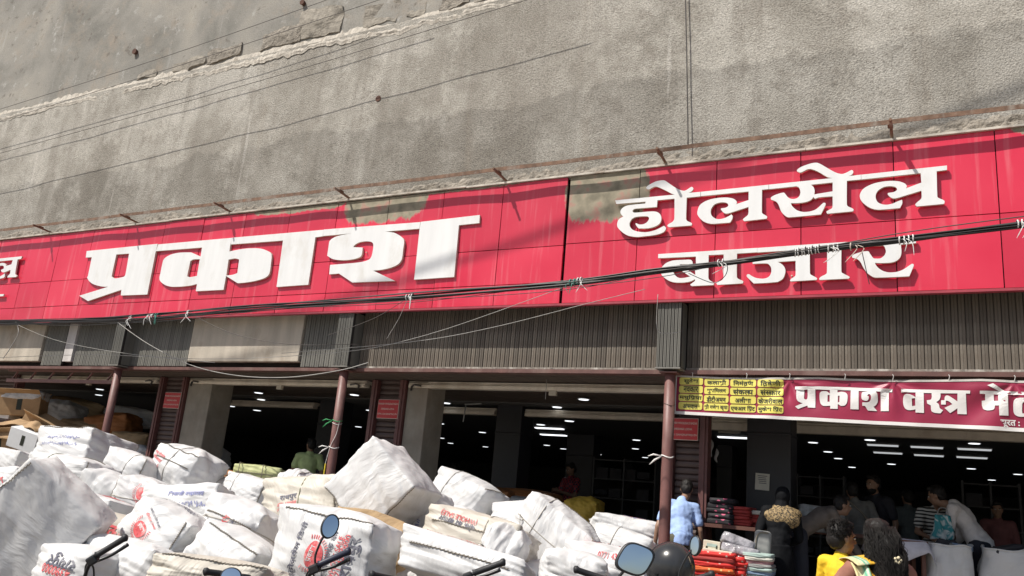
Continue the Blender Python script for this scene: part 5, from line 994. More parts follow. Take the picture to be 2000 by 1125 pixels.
def person(loc, rz, label, J, top, bottom=None, sleeve=.6, height=1.68, hair='short', vox=.011, beard=False, look=(0, 0), seed=1, skirt=False, group=None, shirt_len=-.06, headscale=1.0, bodycloth=True):
    s = height/1.70; J = {k: Vector(v) for k, v in {**BASE, **J}.items()}
    e = empty('person', loc, (0, 0, R(rz)), label, 'person', group); e.scale = (s, s, s)
    hd = J['head']; hs = headscale
    hm = Euler((R(look[1]), 0, R(look[0]))).to_matrix()
    H = lambda x, y, z: hd+hm @ (Vector((x, y, z))*hs)
    mb = MB(); HE = hm.to_euler()
    mb.ell(H(0, -.008, .03), [q*hs for q in (.073, .092, .088)], 14, 10, HE); mb.ell(H(0, .018, -.035), [q*hs for q in (.060, .070, .080)], 14, 10, HE); mb.ell(H(0, .040, -.085), [q*hs for q in (.034, .034, .030)], 10, 8, HE)
    cap(mb, H(0, .088, .012), H(0, .107, -.022), .009*hs, .014*hs); mb.ell(H(0, .085, -.052), [q*hs for q in (.024, .012, .012)], 8, 6, HE)
    for sx in (-1, 1):
        mb.ell(H(sx*.074, -.004, -.005), [q*hs for q in (.010, .020, .031)], 8, 6, HE); mb.ell(H(sx*.030, .078, .030), [q*hs for q in (.020, .012, .008)], 8, 6, HE)
    cap(mb, J['neck']+Vector((0, 0, -.03)), hd+Vector((0, -.012, -.06)), .056, .052)
    sp = (J['neck']-J['pel']).normalized(); eu = Vector((0, 0, 1)).rotation_difference(sp).to_euler()
    def torso(mb, g, lo=0):
        mb.ell(J['chest']+sp*.02, (.155+g, .105+g, .19), 16, 10, eu); mb.ell(J['pel'].lerp(J['chest'], .45), (.135+g, .10+g, .17), 16, 10, eu); mb.ell(J['pel'], (.150+g, .11+g, .13+max(0, lo)), 16, 10, eu)
        cap(mb, J['sl'], J['sr'], .055+g, .055+g); cap(mb, J['chest'], J['neck'], .085+g, .055+g)
    torso(mb, 0)
    for q in 'lr':
        cap(mb, J['s'+q], J['e'+q], .048, .038); cap(mb, J['e'+q], J['w'+q], .037, .024)
        w_ = J['w'+q]; d = (w_-J['e'+q]).normalized(); sd_ = Vector((1, 0, 0)) if abs(d.x) < .8 else Vector((0, 1, 0)); sd_ = (sd_-d*d.dot(sd_)).normalized(); up_ = d.cross(sd_)
        cap(mb, w_, w_+d*.065, .024, .030); sg_ = 1 if q == 'l' else -1
        for k, (o_, L) in enumerate(((-.026, .075), (-.009, .088), (.009, .082), (.026, .062))):
            a = w_+d*.075+up_*o_; b_ = a+d*L*.5+sd_*.006*sg_; c_ = b_+d*L*.42+sd_*.020*sg_; cap(mb, a, b_, .0095, .009, 8); cap(mb, b_, c_, .009, .0075, 8)
        a = w_+d*.028+up_*-.026; cap(mb, a, a+d*.035+up_*-.022, .011, .010, 8); cap(mb, a+d*.035+up_*-.022, a+d*.065+up_*-.026, .010, .008, 8)
        cap(mb, J['h'+q], J['k'+q], .078, .056); cap(mb, J['k'+q], J['a'+q], .055, .036); f = J['a'+q]
        cap(mb, f+Vector((0, -.03, -.045)), f+Vector((0, .13, -.06)), .036, .028)
    link('body', remesh(mb, vox, 3), m_skin, e, smooth=True)
    mb = MB()
    for sx in (-1, 1): mb.ell(H(sx*.030, .084, .006), [q*hs for q in (.013, .007, .007)], 8, 6, HE)
    mb.build('eyes', m_eye, e, True)['kind'] = 'stuff'
    mb = MB()
    for sx in (-1, 1): mb.ell(H(sx*.030, .0895, .006), [q*hs for q in (.006, .004, .006)], 8, 6, HE); mb.ell(H(sx*.031, .086, .027), [q*hs for q in (.019, .006, .004)], 8, 6, HE)
    mb.build('pupils_and_brows', m_pupil, e, True)['kind'] = 'stuff'
    if hair:
        mb = MB(); mb.ell(H(0, -.018, .040), [q*hs for q in (.080, .090, .092)], 18, 12, HE); mb.ell(H(0, -.045, -.005), [q*hs for q in (.076, .062, .075)], 16, 10, HE)
        mb.ell(H(0, .045, .095), [q*hs for q in (.058, .045, .032)], 12, 8, HE)
        link('hair', remesh(mb, .008*hs, 2, .006, seed, 40), m_hair, e, smooth=True)
    if beard:
        mb = MB(); mb.ell(H(0, .028, -.07), [q*hs for q in (.060, .062, .055)], 14, 10, HE); link('beard', remesh(mb, .009, 1, .003, seed, 40), m_hair, e, smooth=True)
    mb = MB(); torso(mb, .016, 0)
    mb.tube([J['pel'].lerp(J['chest'], .3), J['pel']+Vector((0, 0, .02)), J['pel']+Vector((0, 0, -.09))], [.125, .140, .150], 16)
    for q in 'lr':
        a, b_, c_ = J['s'+q], J['e'+q], J['w'+q]
        if sleeve <= 1: cap(mb, a, a.lerp(b_, sleeve), .070, .064)
        else: cap(mb, a, b_, .068, .054); cap(mb, b_, b_.lerp(c_, sleeve-1), .053, .042)
    link('shirt', remesh(mb, vox*1.1, 3, .011, seed, 11), top, e, smooth=True)
    if bottom is not None:
        mb = MB()
        if skirt:
            mb.tube([J['pel']+Vector((0, 0, .05)), J['pel']+Vector((0, 0, -.1)), J['pel']+Vector((0, 0, -.5)), (0, 0, .05)], [.16, .20, .23, .28], 20)
        else:
            mb.ell(J['pel']+Vector((0, 0, -.02)), (.165, .128, .13), 16, 10, eu)
            for q in 'lr': cap(mb, J['h'+q], J['k'+q], .098, .078); cap(mb, J['k'+q], J['a'+q]+Vector((0, 0, .02)), .078, .066)
        link('skirt' if skirt else 'trousers', remesh(mb, vox*1.2, 3, .010, seed+5, 8), bottom, e, smooth=True)
    if not skirt:
        for q in 'lr':
            mb = MB(); f = J['a'+q]; cap(mb, f+Vector((0, -.04, -.062)), f+Vector((0, .14, -.072)), .040, .034); mb.build('shoe', m_shoe, e, True)
    return e
def fl(p, z=.5): return (p[0], p[1], z)
C = lambda n, c, **k: M(n, c, .8, .12, 14, .25, 120, .003, **k)
m_navy = C('trousers_navy', (.018, .02, .03)); m_olive = C('trousers_olive', (.10, .095, .06)); m_khaki = C('trousers_grey', (.12, .12, .11))
# man in the green shirt, back turned, beyond the green bale
person(fl((-9.568, 11.000, 1.784)), 42, 'man in a light green shirt standing with his back turned beside the middle pillar', dict(el=(-.25, .05, 1.12), wl=(-.16, .24, 1.05), er=(.25, -.02, 1.12), wr=(.24, .1, .9)), C('shirt_green', (.52, .64, .30)), m_khaki, .62, 1.66, seed=3, look=(25, 0))
# man in the blue shirt bending beside the right hand pillar
J = lean(dict(BASE), 24, 5); J['wl'] = (-.31, .10, .80); J['el'] = (-.28, .08, 1.06); J['er'] = (.27, .10, 1.05); J['wr'] = (.31, .14, .80); J['head'] = (.13, .30, 1.555)
person(fl((-2.677, 9.420, 1.366), .35), 30, 'man in a light blue shirt bending forward behind the right hand pillar', J, C('shirt_blue', (.36, .50, .82)), m_olive, .66, 1.52, seed=4, look=(-20, -20))
# man in the white shirt stooping over the sack
J = lean(dict(BASE), 30, 0); J['el'] = (-.22, .30, 1.00); J['wl'] = (-.12, .46, .86); J['er'] = (.22, .26, 1.00); J['wr'] = (.12, .44, .88); J['head'] = (0, .44, 1.46)
person(fl((0.295, 10.800, 1.542), .5), 76, 'man in a white long sleeved shirt and dark trousers stooping over an open sack', J, C('shirt_white', (.66, .62, .60)), m_navy, 1.75, 1.64, seed=6, look=(0, -15))
def stripes():
    m, t, b = nodes('shirt_striped'); wv = N(t, 'ShaderNodeTexWave', bands_direction='Z', i_Scale=7.0, i_Distortion=2.5, i_Detail=1.0); t.links.new(coords(t), wv.inputs['Vector'])
    t.links.new(ramp(t, wv.outputs[0], [(.42, (.03, .03, .03)), (.5, (.55, .54, .5))]), b.inputs['Base Color']); b.inputs['Roughness'].default_value = .8; return m
J = lean(dict(BASE), 24, 0); J['wl'] = (-.10, .42, 1.02); J['wr'] = (.12, .42, 1.02); J['el'] = (-.24, .2, 1.08); J['er'] = (.24, .2, 1.08)
person(fl((-0.153, 11.300, 1.620), .5), 190, 'man in a black and white striped shirt behind the stooping white shirted man', J, stripes(), m_navy, .62, 1.56, seed=7, look=(-20, -10), vox=.013)
person(fl((-0.750, 11.600, 1.634), .5), 140, 'bearded man in a dark shirt behind the long haired woman', lean(dict(BASE), 10), C('shirt_black', (.022, .022, .03)), m_navy, .7, 1.64, seed=8, beard=True, vox=.013)
e = person(fl((-0.943, 11.200, 1.549), .5), 20, 'person in a grey shirt with a shoulder strap left of the bearded man', lean(dict(BASE), 16, -6), C('shirt_grey', (.20, .195, .18)), m_navy, .7, 1.55, seed=9, vox=.013)
mb = MB(); mb.tube(catmull([(-.17, .03, 1.42), (-.02, -.135, 1.25), (.14, -.145, 1.02), (.19, 0, .9)], 4), .014, 6); mb.build('bag_strap', m_thread, e)
person(fl((-0.500, 13.000, 1.549), .5), 30, 'dim figure in a teal grey shirt deep inside behind the stooping man', dict(BASE), C('shirt_teal', (.08, .10, .11)), m_navy, .7, 1.55, seed=10, vox=.014)
person(fl((0.547, 12.500, 1.576), .5), 180, 'dim figure in a dark red top inside at the right edge', dict(BASE), C('top_maroon', (.14, .05, .05)), m_navy, .9, 1.45, seed=11, vox=.014)
def plaid():
    m, t, b = nodes('shirt_plaid'); ck = N(t, 'ShaderNodeTexChecker', i_Scale=26.0); t.links.new(coords(t), ck.inputs['Vector'])
    ck.inputs[1].default_value = (.40, .035, .05, 1); ck.inputs[2].default_value = (.03, .02, .04, 1); t.links.new(ck.outputs[0], b.inputs['Base Color']); return m
person(fl((-5.858, 13.600, 1.540), .5), 150, 'man in a red checked shirt reading a slip inside the central opening', dict(wl=(-.10, .3, 1.18), el=(-.24, .08, 1.12), wr=(.06, .32, 1.16), er=(.24, .08, 1.12)), plaid(), m_navy, .65, 1.66, seed=12, vox=.014, look=(0, -20))
person(fl((-7.959, 13.600, 1.658), .5), 70, 'man in a pale shirt bending inside the central opening left of the dark column', lean(dict(BASE), 38), C('shirt_pale', (.50, .54, .62)), m_navy, .7, 1.66, seed=13, vox=.014)
J = lean(dict(BASE), 55, 0); J['wl'] = (-.10, .72, .72); J['el'] = (-.20, .52, .92); J['wr'] = (.12, .74, .70); J['er'] = (.20, .52, .92)
person(fl((-1.509, 9.900, 1.313), .5), -62, 'person in a brown grey shirt bending low beside the woman in black', J, C('shirt_brown', (.12, .10, .085)), m_navy, 1.7, 1.58, seed=14, vox=.013)
# woman in black with the leopard print scarf
def leopard():
    m, t, b = nodes('leopard_print'); v = coords(t)
    vo = N(t, 'ShaderNodeTexVoronoi', i_Scale=46.0, i_Randomness=1.0); t.links.new(v, vo.inputs['Vector'])
    k = ramp(t, vo.outputs['Distance'], [(.0, 0), (.22, 0), (.26, 1), (.46, 1), (.52, 0)])
    t.links.new(mix(t, k, (.30, .21, .10), (.012, .010, .008)), b.inputs['Base Color']); b.inputs['Roughness'].default_value = .75; return m
m_abaya = C('abaya_black', (.006, .0065, .008), spec=.15)
J = lean(dict(BASE), 14, 6); J['wr'] = (.12, .34, 1.0); J['er'] = (.26, .14, 1.08)
e = person(fl((-1.640, 9.420, 1.405), .35), 10, 'woman in a long black robe wearing a leopard print scarf over her shoulders', J, m_abaya, m_abaya, 1.9, 1.50, hair=None, seed=15, skirt=True)
hd = Vector(J['head']); mb = MB(); mb.ell(hd+Vector((0, -.012, .02)), (.092, .108, .118), 16, 12); cap(mb, hd+Vector((0, -.03, -.06)), Vector(J['neck']), .08, .10)
link('head_cover', remesh(mb, .011, 3, .006, 2, 12), m_abaya, e, smooth=True)
mb = MB(); nk, sl_, sr_ = Vector(J['neck']), Vector(J['sl']), Vector(J['sr'])
mb.ell(nk+Vector((0, -.01, -.075)), (.245, .145, .105), 20, 12, (0, R(-6), 0)); mb.ell(nk+Vector((.02, -.06, -.13)), (.20, .11, .12), 20, 12); mb.ell(nk+Vector((0, 0, -.01)), (.12, .12, .07), 16, 10)
link('leopard_scarf', remesh(mb, .010, 6, .010, 7, 9), leopard(), e, smooth=True)
# boy in yellow held on the arm, and the long haired woman in front
def at_head(p, z_head, sc): return (p[0], p[1], p[2]-z_head*sc)
bp = (-0.592, 5.569, 1.392); bs = 1.02/1.70
m_yell = C('shirt_yellow', (.80, .52, .02)); J = dict(el=(-.26, .06, 1.12), wl=(-.22, .24, 1.05), er=(.26, .10, 1.14), wr=(.22, .28, 1.12), kl=(-.16, .26, .72), kr=(.16, .26, .72), al=(-.18, .20, .36), ar=(.18, .20, .36))
J['head'] = (0, .02, 1.62)
e = person((bp[0], bp[1], bp[2]-1.62*bs), -22, 'small boy in a yellow shirt carried beside the long haired woman', J, m_yell, m_navy, .62, 1.02, seed=16, headscale=1.42, look=(-28, 0))
mb = MB(); rs = random.Random(5); hd = Vector((0, .02, 1.62))
for k in range(900):      # tousled hair on the crown
    th = rs.uniform(0, 6.283); ph = rs.uniform(0, 1.9); d = Vector((math.sin(ph)*math.cos(th)*.112, math.sin(ph)*math.sin(th)*.128-.03, math.cos(ph)*.128+.055)); a = hd+d
    if d.y > .07 and d.z < .08: continue
    t_ = Vector((math.sin(a.x*40)+rs.uniform(-.5, .5), math.cos(a.x*30+a.z*20)+rs.uniform(-.5, .5), rs.uniform(-.6, .3)))*.032; mb.tube([a-d.normalized()*.01, a+t_*.6+d.normalized()*.010, a+t_+d.normalized()*.004], [.003, .0026, .001], 3)
mb.build('hair_tufts', m_hair, e, True)
wp = (-0.379, 5.561, 1.412); ws = 1.55/1.70
m_blouse = C('blouse_rust', (.30, .13, .09))
def sari():
    m, t, b = nodes('sari_yellow_green'); v = coords(t); sep = N(t, 'ShaderNodeSeparateXYZ'); t.links.new(v, sep.inputs[0])
    k = math_(t, 'ADD', sep.outputs[0], math_(t, 'MULTIPLY', nz(t, v, 5, 3), .05))
    c = ramp(t, math_(t, 'ADD', math_(t, 'MULTIPLY', k, 6.0), 1.15), [(.0, (.70, .58, .30)), (.22, (.72, .64, .42)), (.30, (.06, .40, .26)), (.37, (.66, .62, .48)), (.43, (.08, .42, .28)), (.50, (.78, .42, .03)), (1, (.82, .46, .03))])
    t.links.new(mix(t, ramp(t, nz(t, v, 45, 3), [(.5, 0), (.7, .5)]), c, (.30, .38, .20)), b.inputs['Base Color']); b.inputs['Roughness'].default_value = .55
    bump(t, b, nz(t, coords(t, (6, 6, 1)), 6, 3), .5, .02); return m
J = dict(el=(-.30, .12, 1.14), wl=(-.22, .30, 1.12), er=(.26, .02, 1.10), wr=(.22, .16, .90))
e = person((wp[0], wp[1], wp[2]-1.585*ws), 34, 'woman seen from behind with long wavy black hair and a yellow green sari', J, m_blouse, sari(), .7, 1.55, hair='short', seed=17, skirt=True)
mb = MB()
mb.grid(lambda u, v: (-.055-.165*u-.015*math.sin(v*5), -.125-.035*math.sin(u*math.pi)-.02*math.sin(u*14+v)-.05*max(0, v-.1)*(1-v)+(.10 if v < .08 else 0)*(1-v/.08), 1.435-.03*u-.95*v+(.02 if v < .05 else 0)), 18, 24)
o = mb.build('sari_drape', sari(), e, True); sm = o.modifiers.new('thick', 'SOLIDIFY'); sm.thickness = .008
mb = MB(); mb.grid(lambda u, v: (-.055-.165*u, -.13+.30*v, 1.437-.03*u+.035*math.sin(v*math.pi)), 10, 10); o = mb.build('sari_shoulder', sari(), e, True); sm = o.modifiers.new('thick', 'SOLIDIFY'); sm.thickness = .008
mb = MB(); hd = Vector((0, .02, 1.585))
mb.ell(hd+Vector((0, -.045, .005)), (.102, .085, .105), 16, 12); cap(mb, hd+Vector((.0, -.085, -.03)), hd+Vector((.0, -.13, -.26)), .088, .100, 14); cap(mb, hd+Vector((0, -.13, -.26)), hd+Vector((.02, -.13, -.56)), .095, .060, 14)
link('long_hair', remesh(mb, .010, 3, .012, 5, 13), m_hair, e, smooth=True)
mb = MB(); rs = random.Random(9)
for k in range(900):
    th = rs.uniform(math.pi*.95, math.pi*2.05); a0 = hd+Vector((.10*math.cos(th), -.03+.088*math.sin(th), rs.uniform(-.08, .09))); pts = [a0]
    wob = rs.uniform(0, 6); wob = round(th*6)/1.3+rs.uniform(-.5, .5); amp = rs.uniform(.010, .022); ln = rs.uniform(.35, .62); n = 9
    for i in range(1, n):
        f = i/(n-1); x = a0.x*(1+.25*math.sin(f*3))+amp*math.sin(wob+f*16); y = a0.y-.10*math.sin(min(1, f*1.5)*1.5)*(.7+.3*abs(math.sin(th)))-amp*.8*math.cos(wob+f*14)-.012
        pts.append(Vector((x*(1-.25*f), y, a0.z-ln*f)))
    mb.tube(pts, [.0018]*(n-1)+[.0006], 3)
mb.build('hair_strands', m_hair, e, True)
mb = MB(); cc = hd+Vector((.015, -.205, -.12))
for k in range(5): mb.ell(cc+Vector((.018*math.cos(k*1.257), -.004, .016*math.sin(k*1.257))), (.012, .008, .011), 8, 6)
mb.build('hair_clip', M('clip_cream', (.75, .66, .45), .3), e, True)

# ================================================================ GOODS
def slab_mesh(d, seed, r=.035):
    bm = bmesh.new(); bmesh.ops.create_cube(bm, size=1.0); bmesh.ops.subdivide_edges(bm, edges=bm.edges[:], cuts=5, use_grid_fill=True); o_ = Vector((seed, seed*2.1, 0))
    for v in bm.verts:
        p = v.co*2; e = 7; L = (abs(p.x)**e+abs(p.y)**e+abs(p.z)**e)**(1/e); p = p*.4+(p/L)*.6
        n = noise.noise_vector(p*1.6+o_)*.09+noise.noise_vector(p*4+o_)*.03; p += n; v.co = Vector((p.x*d[0]/2, p.y*d[1]/2, p.z*d[2]/2))
    me = bpy.data.meshes.new('slab'); bm.to_mesh(me); bm.free(); return me
def stack(loc, rz, n, d, mats, label, cat='cloth', group='stacks of folded cloth', seed=0):
    e = empty('cloth_stack', loc, (0, 0, R(rz)), label, cat, group); rs = random.Random(seed); ms = [slab_mesh(d, seed+q) for q in range(3)]
    for k in range(n):
        mm = mats[k % len(mats)]; me = ms[k % 3].copy()
        link('folded_cloth', me, mm, e, (rs.uniform(-.015, .015), rs.uniform(-.015, .015), d[2]*(k+.5)*.93), (0, 0, rs.uniform(-.06, .06)), True)
    return e
def pattern(name, a, b_, sc, kind='v', thr=.3):
    m, t, b = nodes(name); v = coords(t)
    if kind == 'v':
        q = N(t, 'ShaderNodeTexVoronoi', i_Scale=sc); t.links.new(v, q.inputs['Vector']); f = ramp(t, q.outputs['Distance'], [(thr-.03, 1), (thr+.03, 0)])
    else: f = ramp(t, nz(t, v, sc, 3, .5, 1.5), [(.5, 0), (.56, 1)])
    t.links.new(mix(t, f, a, b_), b.inputs['Base Color']); b.inputs['Roughness'].default_value = .75; bump(t, b, nz(t, v, 30, 3), .3, .006); return m
m_flor = pattern('floral_black', (.015, .013, .016), (.62, .12, .22), 11, 'v', .30); m_rpat = pattern('red_quilt', (.62, .03, .025), (.72, .55, .45), 20, 'v', .22); m_opat = pattern('orange_quilt', (.70, .13, .03), (.75, .5, .2), 24, 'v', .25)
m_rcl = C('red_cloth', (.32, .035, .03)); m_gr = C('grey_cloth', (.26, .26, .25)); m_mint = C('mint_cloth', (.36, .46, .42)); m_pale = C('pale_cloth', (.58, .57, .50)); m_pink = C('pink_cloth', (.48, .26, .27)); m_bcl = C('dark_cloth', (.035, .034, .04)); m_blu = C('blue_cloth', (.20, .28, .40))
def ptop(p, h): return (p[0], p[1], p[2]-h)
# tables under the goods
m_wood = M('brown_board', (.12, .05, .035), .6, .2, 6)
def table(c, sx, sy, z0, h, rz, label):
    e = empty('display_table', (c[0], c[1], z0), (0, 0, R(rz)), label, 'table', 'low display tables')
    mb = MB(); mb.box((0, 0, h-.02), (sx, sy, .04)); mb.build('table_top', m_wood, e)
    for a in (-1, 1):
        for b_ in (-1, 1): mb = MB(); mb.box((a*(sx/2-.03), b_*(sy/2-.03), (h-.04)/2), (.05, .05, h-.04)); mb.build('leg', m_wood, e)
tz = (-2.207, 9.900, 1.381)
table(tz, .72, .5, .5, tz[2]-.5, 0, 'brown table with floral and red stacks behind the packed sheets')
stack(((-2.319, 9.900, 1.394)[0], 9.88, tz[2]), 3, 5, (.30, .32, .062), [m_flor], 'stack of black cloth with pink flowers on the brown table', seed=3)
stack(((-2.098, 9.900, 1.402)[0], 9.9, tz[2]), -4, 6, (.24, .28, .038), [m_rcl], 'stack of plain dark red folded cloth on the brown table', seed=5)
stack(((-1.936, 9.950, 1.429)[0], 9.95, tz[2]), 2, 4, (.20, .24, .05), [m_rcl, m_rcl, m_rcl, m_pale], 'small red stack with a white top piece beside the woman in black', seed=6)
bt_ = (-2.089, 9.000, 1.000)
table((-2.011, 8.900, 0.862), 1.35, .62, 0, 0.875, 4, 'low front table carrying the red quilts')
tb = 0.875
stack(((-2.148, 8.750, 0.911)[0], 8.75, tb), 6, 5, (.46, .42, .052), [m_rpat, m_opat, m_rpat, m_rcl, m_rpat], 'bright red patterned quilts folded in front of the boxed sets', seed=9)
stack(((-1.924, 8.850, 0.933)[0], 8.83, tb), -3, 5, (.30, .40, .046), [m_opat, m_rpat, m_rcl, m_rpat, m_rpat], 'orange red patterned quilts right of the reddest pile', seed=12)
stack(((-1.712, 8.850, 0.948)[0], 8.85, tb), 4, 8, (.28, .36, .036), [m_pale, m_mint, m_blu, m_mint, m_gr, m_pink], 'pale mint and grey folded cloth stack at the feet of the woman in black', seed=15)
# boxed sets
m_card = M('printed_card', (.62, .58, .46), .5, .1); m_cardr = M('printed_red_card', (.60, .06, .06), .45, .15); m_clear = M('clear_wrap', (.32, .31, .33), .15, .5, 14, .6, 22, .02)
def boxed(p, d, rot, label, split):
    e = empty('boxed_set', p, [R(q) for q in rot], label, 'box', 'boxed sheet sets')
    mb = MB(); mb.box((0, 0, 0), d); bevel(mb.build('box_body', m_card, e), .006)
    mb = MB(); mb.box((d[0]*.02, -d[1]/2-.002, -d[2]*.12 if split else d[2]*.2), (d[0]*.5 if split else d[0]*.6, .003, d[2]*.6 if split else d[2]*.2)); mb.build('printed_front', m_cardr if split else m_mint, e)
    mb = MB(); mb.box((-d[0]*.28, -d[1]/2-.003, 0), (d[0]*.10, .003, d[2]*.18)); mb.box((d[0]*.3, -d[1]/2-.003, d[2]*.1), (d[0]*.08, .003, d[2]*.22)); mb.build('printed_birds', m_ink, e)
boxed((-2.176, 8.800, 1.146), (.17, .10, .14), (0, 4, 10), 'pale green boxed set with bird drawings behind the red box', False)
boxed((-2.093, 8.700, 1.076), (.29, .12, .12), (0, 3, 8), 'red and white boxed set in front of the green box', True)
for i, (p, d, rt, lab) in enumerate((((-1.950, 8.950, 1.198), (.34, .28, .10), (-20, 16, 12), 'shrink wrapped bedsheet pack lying tilted on top'), ((-1.902, 8.900, 1.123), (.38, .30, .10), (-12, 8, 6), 'shrink wrapped bedsheet pack underneath the tilted one'), ((-1.849, 8.900, 1.044), (.36, .3, .09), (-4, 3, 4), 'lowest shrink wrapped bedsheet pack on the quilts'))):
    e = empty('bedsheet_pack', p, [R(q) for q in rt], lab, 'pack', 'wrapped bedsheet packs'); link('wrap', slab_mesh(d, 40+i), m_clear, e, smooth=True)
    mb = MB(); mb.box((.05, -d[1]/2*.86-.01, 0), (d[0]*.3, .004, d[2]*.5)); mb.build('label_card', m_pink, e)
e = empty('cloth_bag', (-1.717, 9.050, 1.211), (R(-6), R(4), R(10)), 'grey cloth bag with black edging leaning beside the woman in black', 'bag')
mb = MB(); mb.box((0, 0, 0), (.17, .12, .30)); bevel(mb.build('bag_body', m_gr, e), .04, 4)
mb = MB(); mb.tube(catmull([(-.06, -.065, -.13), (-.065, -.065, .05), (-.03, -.065, .12), (.05, -.065, .13)], 4), .008, 5); mb.build('edging', m_thread, e)
# open woven sacks at the right
def open_sack(base, w_, d_, h, rz, label, seed, fill):
    e = empty('open_sack', base, (0, 0, R(rz)), label, 'sack', 'open white sacks at the right')
    o_ = Vector((seed, seed*1.7, 3)); mb = MB(); n = 44; m_ = 22
    def fn(u, v):
        a = 2*math.pi*u; ca, sa = math.cos(a), math.sin(a); k = (abs(ca)**4+abs(sa)**4)**(-.25); bulge = 1+.10*math.sin(min(1, v*1.1)*math.pi)
        x, y, z = w_/2*ca*k*bulge, d_/2*sa*k*bulge, h*v+.05*v*noise.noise(Vector((ca*1.5, sa*1.5, 0))+o_)
        q = noise.noise(Vector((ca*2.2, sa*2.2, z*4))+o_)*.035+noise.noise(Vector((ca*5, sa*5, z*11))+o_)*.018
        return (x+ca*q, y+sa*q, z)
    mb.grid(fn, n, m_); o = mb.build('sack_cloth', m_bale, e, True); s_ = o.modifiers.new('t', 'SOLIDIFY'); s_.thickness = .006
    mb = MB(); mb.tube([fn(i/n, 1.0) for i in range(n)]+[fn(0, 1.0)], .009, 5); mb.build('rolled_rim', m_bale, e, True)
    rs = random.Random(seed)
    for k in range(fill):
        link('packed_garment', slab_mesh((rs.uniform(.18, .3), rs.uniform(.14, .24), .06), seed+k), [m_bcl, m_blu, m_bcl, m_gr][k % 4], e, (rs.uniform(-.3, .3)*w_, rs.uniform(-.25, .25)*d_, h-.07+rs.uniform(0, .07)), [rs.uniform(-.4, .4) for _ in range(3)], True)
p = (-0.021, 10.350, 1.383); open_sack((p[0], 10.35, .5), .42, .42, p[2]-.5, 10, 'open white woven sack in front of the stooping man', 3, 4)
p = (0.548, 10.400, 1.398); open_sack((p[0]+.10, 10.4, .5), .70, .5, p[2]-.5, 4, 'wide open white sack of dark garments at the right edge', 8, 9)
e = empty('shopping_bag', (-0.064, 10.550, 1.562), (0, 0, R(20)), 'striped teal plastic bag held over the open sack', 'bag')
mb = MB(); mb.grid(lambda u, v: ((u-.5)*.20*(1-.15*v), .02*math.sin(u*9+v*4), -.13+.26*v), 12, 10); o = mb.build('bag_body', pattern('teal_bag', (.04, .25, .28), (.55, .6, .6), 5, 'n'), e, True); o.modifiers.new('t', 'SOLIDIFY').thickness = .05
mb = MB(); mb.tube(catmull([(-.06, 0, .12), (-.03, 0, .20), (.04, 0, .2), (.06, 0, .12)], 4), .005, 5); mb.build('handle', m_gr, e)
# stacks inside the central opening
def gfloor(p, z=.5): return (p[0], p[1], z)
for i, (p, n, d, mt, lab) in enumerate((((-4.036, 10.600, 1.004), 9, (.42, .4, .062), [m_bcl, m_gr, m_bcl], 'tall stack of dark folded cloth right of the yellow sack'), ((-3.824, 10.800, 1.025), 9, (.42, .4, .06), [m_bcl, m_bcl, m_blu], 'second tall dark cloth stack left of the right hand pillar'), ((-3.711, 11.200, 1.034), 10, (.4, .4, .055), [m_rcl, m_bcl, m_pink], 'striped red and dark cloth stack just left of the right hand pillar'))):
    stack(gfloor(p), 8*i, n, d, mt, lab, seed=60+i)
GI = 'sacks and bundles inside the shop'
bale((-4.469, 10.900, 1.286), (.46, .5, .46), (0, 3, 10), 71, 'yellow sack inside the central opening', m_baley, wr=1.6, name='stuffed_sack', group=GI, cat='sack')
bale((-4.359, 10.700, 0.873), (.6, .5, .5), (0, 3, 10), 79, 'bundle under the yellow sack', m_baley, wr=1.2, name='stuffed_sack', group=GI, cat='sack')
bale((-5.790, 12.000, 1.505), (.86, .6, .20), (0, 2, 6), 72, 'long orange brown bundle lying on white bundles inside', m_baleo, name='stuffed_sack', group=GI, cat='sack')
bale((-5.695, 11.800, 1.320), (.92, .6, .34), (0, 2, 6), 73, 'white bundle beneath the long orange brown bundle', m_bale, name='stuffed_sack', group=GI, cat='sack')
bale((-6.184, 11.600, 1.436), (.46, .5, .30), (0, 4, 6), 74, 'orange brown bundle left of the long one inside', m_baleo, name='stuffed_sack', group=GI, cat='sack')
bale((-6.031, 11.400, 1.236), (.5, .5, .30), (0, 4, 6), 75, 'grey white bundle under the left orange bundle', m_bale, name='stuffed_sack', group=GI, cat='sack')
bale((-11.846, 11.000, 1.656), (.56, .5, .46), (0, 8, 20), 76, 'grey sack slumped in the shade of the left cream pier', m_bale, wr=1.5, taper=.25, name='stuffed_sack', group=GI, cat='sack')
for i, (p, d, mt, lab) in enumerate((((-15.508, 10.400, 2.249), (.8, .7, .55), m_bale, 'large grey bundle in the shade right of the cartons'), ((-14.810, 10.600, 1.998), (1.0, .7, .4), m_baleb, 'dull tan bundle in the shade behind the left pillar'), ((-14.396, 10.800, 2.106), (.9, .7, .5), m_baleo, 'rust brown bundle in the shade right of the left pillar'), ((-13.469, 10.600, 1.835), (.7, .6, .4), m_baleb, 'brown bundle in the shade left of the left shutter'), ((-14.883, 11.500, 2.408), (1.0, .6, .35), m_bale, 'dim grey bundle high at the back of the left opening'), ((-16.651, 11.500, 2.516), (1.1, .7, .4), m_baleb, 'dim brown bundle high at the back of the left opening'), ((-12.862, 10.200, 1.626), (.45, .4, .32), m_bale, 'small pale bundle in the shade beside the left shutter'))):
    bale(p, d, (0, rnd(-8, 8), rnd(10, 50)), 90+i, lab, mt, wr=1.4, name='stuffed_sack', group=GI, cat='sack')
